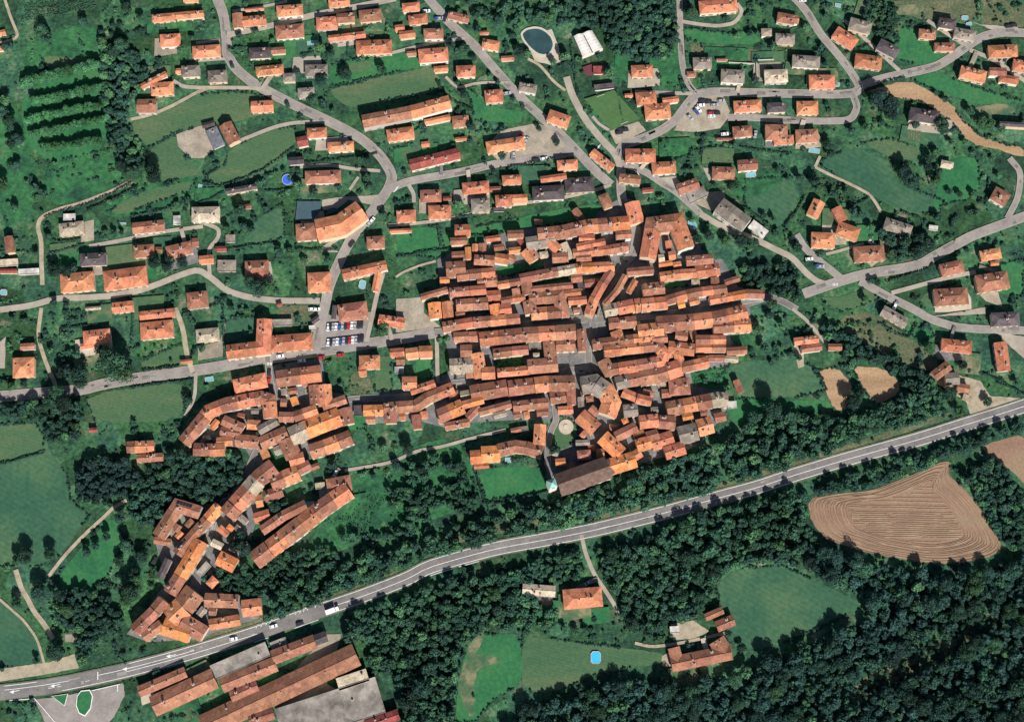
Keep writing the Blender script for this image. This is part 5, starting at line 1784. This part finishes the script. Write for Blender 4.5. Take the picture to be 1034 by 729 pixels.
# ---------------------------------------------------------------- vine rows
def vines(a, b_, c_, n, label, grp, w=.9, h=1.3, first=0):
    """n rows between line a-b and the line shifted by c_ (map units)"""
    for i in range(n):
        f = i/(n-1); p, q = at(a[0]+c_[0]*f, a[1]+c_[1]*f, 0), at(b_[0]+c_[0]*f, b_[1]+c_[1]*f, 0); L = (q-p).length; d = (q-p)/L; k = int(L*3)
        r = np.random.RandomState(i+first); s = r.uniform(0, L, k); P = np.array([p.x, p.y, 0])+np.outer(s, [d.x, d.y, 0])
        P += r.normal(size=(k, 3))*[w*.35, w*.35, h*.25]; P[:, 2] = np.abs(P[:, 2])+h*.6; nm = r.normal(size=(k, 3)); nm[:, 2] = abs(nm[:, 2])+.8; nm /= np.linalg.norm(nm, axis=1)[:, None]
        tt = np.cross(nm, r.normal(size=(k, 3))); tt /= np.linalg.norm(tt, axis=1)[:, None]; bt = np.cross(nm, tt); sz = r.uniform(.25, .5, k)[:, None]
        V = np.stack([P-tt*sz, P+bt*sz, P+tt*sz, P-bt*sz], 1).reshape(-1, 3)-np.array([p.x, p.y, 0])
        o = link('vine_row', quad_mesh('vine_row', V, 'leaf_dark' if i % 2 else 'leaf_green'), None, (p.x, p.y, 0)); tag(o, '%s %s' % (['first', 'second', 'third', 'fourth', 'fifth', 'sixth', 'seventh', 'eighth', 'ninth'][i], label), 'vine row', grp)
sheet('bare_ground', [(22, 5), (42, 0), (95, -4), (92, 4), (27, 22)], 'vine_soil') if 'vine_soil' in MATS else None
vines((23, 6), (93, -8), (4, 16), 9, 'vine row from the top in the vineyard at the top left', 'vineyard rows')
vines((330, 530), (352, 494), (36, 8), 7, 'vine row from the left on the slope below the old town', 'terrace vine rows', 1.8, 1.7, first=40)
vines((504, 366), (529, 363), (1, 7), 3, 'planted row from the top in the enclosed courtyard garden', 'courtyard garden rows', first=60)
vines((698, 378), (734, 373), (2, 12), 4, 'planted row from the top in the kitchen garden right of the old town', 'kitchen garden rows', first=70)

# ---------------------------------------------------------------- cars and the lorry
def car_proto(paint):
    body = MB(); L, W = 4.3, 1.78
    prof = [(-2.15, .35), (-2.15, .75), (-1.9, .92), (-1.2, .98), (1.0, .98), (1.85, .86), (2.12, .68), (2.15, .35)]
    lp = []
    for y, k in ((-W/2, .97), (-W/2*.97, 1.0), (W/2*.97, 1.0), (W/2, .97)): lp.append([(x*k, y, z) for x, z in prof])
    body.loops(lp)
    cab = [(-1.75, .95), (-1.35, 1.42), (.35, 1.45), (1.05, .97)]; g = MB(); g.loops([[(x*s_, y, z) for x, z in cab] for y, s_ in ((-.74, .98), (-.68, 1), (.68, 1), (.74, .98))])
    top = MB(); top.box((-.5, 0, 1.46), (1.7, 1.32, .06), 0)
    return [('body', body.me('car_body', [paint]), (0, 0, 0)), ('windows', g.me('car_windows', ['glass']), (0, 0, 0)), ('roof', top.me('car_roof', [paint]), (0, 0, 0))]
wb = MB(); wb.cyl((0, 0, 0), .33, .22, 14, 0, axis='y'); wb.cyl((0, 0, 0), .19, .24, 10, 1, axis='y'); WHEEL = wb.me('wheel', ['rubber', 'metal'])
PC = {k: car_proto('car_'+k) for k in ('white', 'silver', 'dark', 'red', 'blue')}
def car(x, y, ang, colr, label=None, grp=None, idx=0):
    p = at(x, y, 0); e = tag(empty('car', (p.x, p.y, ZR+.02)), label, 'car', grp or 'cars parked and driving in the village'); e.rotation_euler = (0, 0, math.radians(ang))
    for nm, me, l in PC[colr]: link(nm, me, e, l)
    for sx in (-1.35, 1.35):
        for sy in (-.8, .8): link('wheel', WHEEL, e, (sx, sy, .33))
    if not label: want_label(e, {'dark': 'black'}.get(colr, colr)+' car', x, y)
org, sc_ = (0, 0), 1; colseq = ['white', 'dark', 'silver', 'white', 'blue', 'silver', 'dark', 'red', 'white', 'silver', 'dark', 'dark']; ci = 0
for ln in CARS.strip().splitlines():
    if ln.startswith('@'):
        a = ln[1:].split(','); org, sc_ = (float(a[0]), float(a[1])), float(a[2]); continue
    t = ln.split(); row = t[0]; t = t[1:]; xs = []
    for j in range(0, len(t), 2):
        x, y = rd(t[j], org, sc_); ang = float(t[j+1]); cc = colseq[ci % 12]; ci += 1
        if org == (200, 280):
            if t[j] in ('606,396', '350,503'): cc = 'red'
            elif t[j] in ('510,412', '562,158', '582,160'): cc = 'white'
        if org == (200, 579): cc = ['white', 'dark', 'white'][j//2]
        if row in 'pq':
            n_ = j//2+1; suf = ordn(n_)
            car(x, y, ang, cc, '%s car, %s from the left in the %s row of the packed car park' % ({'dark': 'black'}.get(cc, cc), suf, 'upper' if row == 'p' else 'lower'), 'cars in the packed car park')
        else: car(x, y, ang, cc)
for x, y, a in DRIVE_CARS: car(x, y, a, colseq[int(x) % 12])
p = at(200+660/4.86, 579+182/4.86, 0); e = tag(empty('lorry', (p.x, p.y, ZR+.02)), 'white box lorry driving on the highway near the hatched lay-by', 'lorry'); e.rotation_euler = (0, 0, math.radians(20))
b = MB(); b.box((-.9, 0, 2.1), (5.4, 2.45, 2.7)); link('cargo_box', b.me('cargo_box', ['car_white']), e)
b = MB(); b.box((2.9, 0, 1.55), (1.9, 2.3, 2.1), 0, top=.93); link('cab', b.me('cab', ['car_white']), e)
b = MB(); b.box((3.83, 0, 1.95), (.12, 2.0, .8)); link('windscreen', b.me('windscreen', ['glass']), e)
b = MB(); b.box((0, 0, .6), (7.2, 1.6, .25)); link('chassis', b.me('chassis', ['rubber']), e)
for sx in (-2.4, 2.7):
    for sy in (-1.05, 1.05):
        w_ = link('wheel', WHEEL, e, (sx, sy, .48)); w_.scale = (1.45, 1.3, 1.45)

resolve_labels()
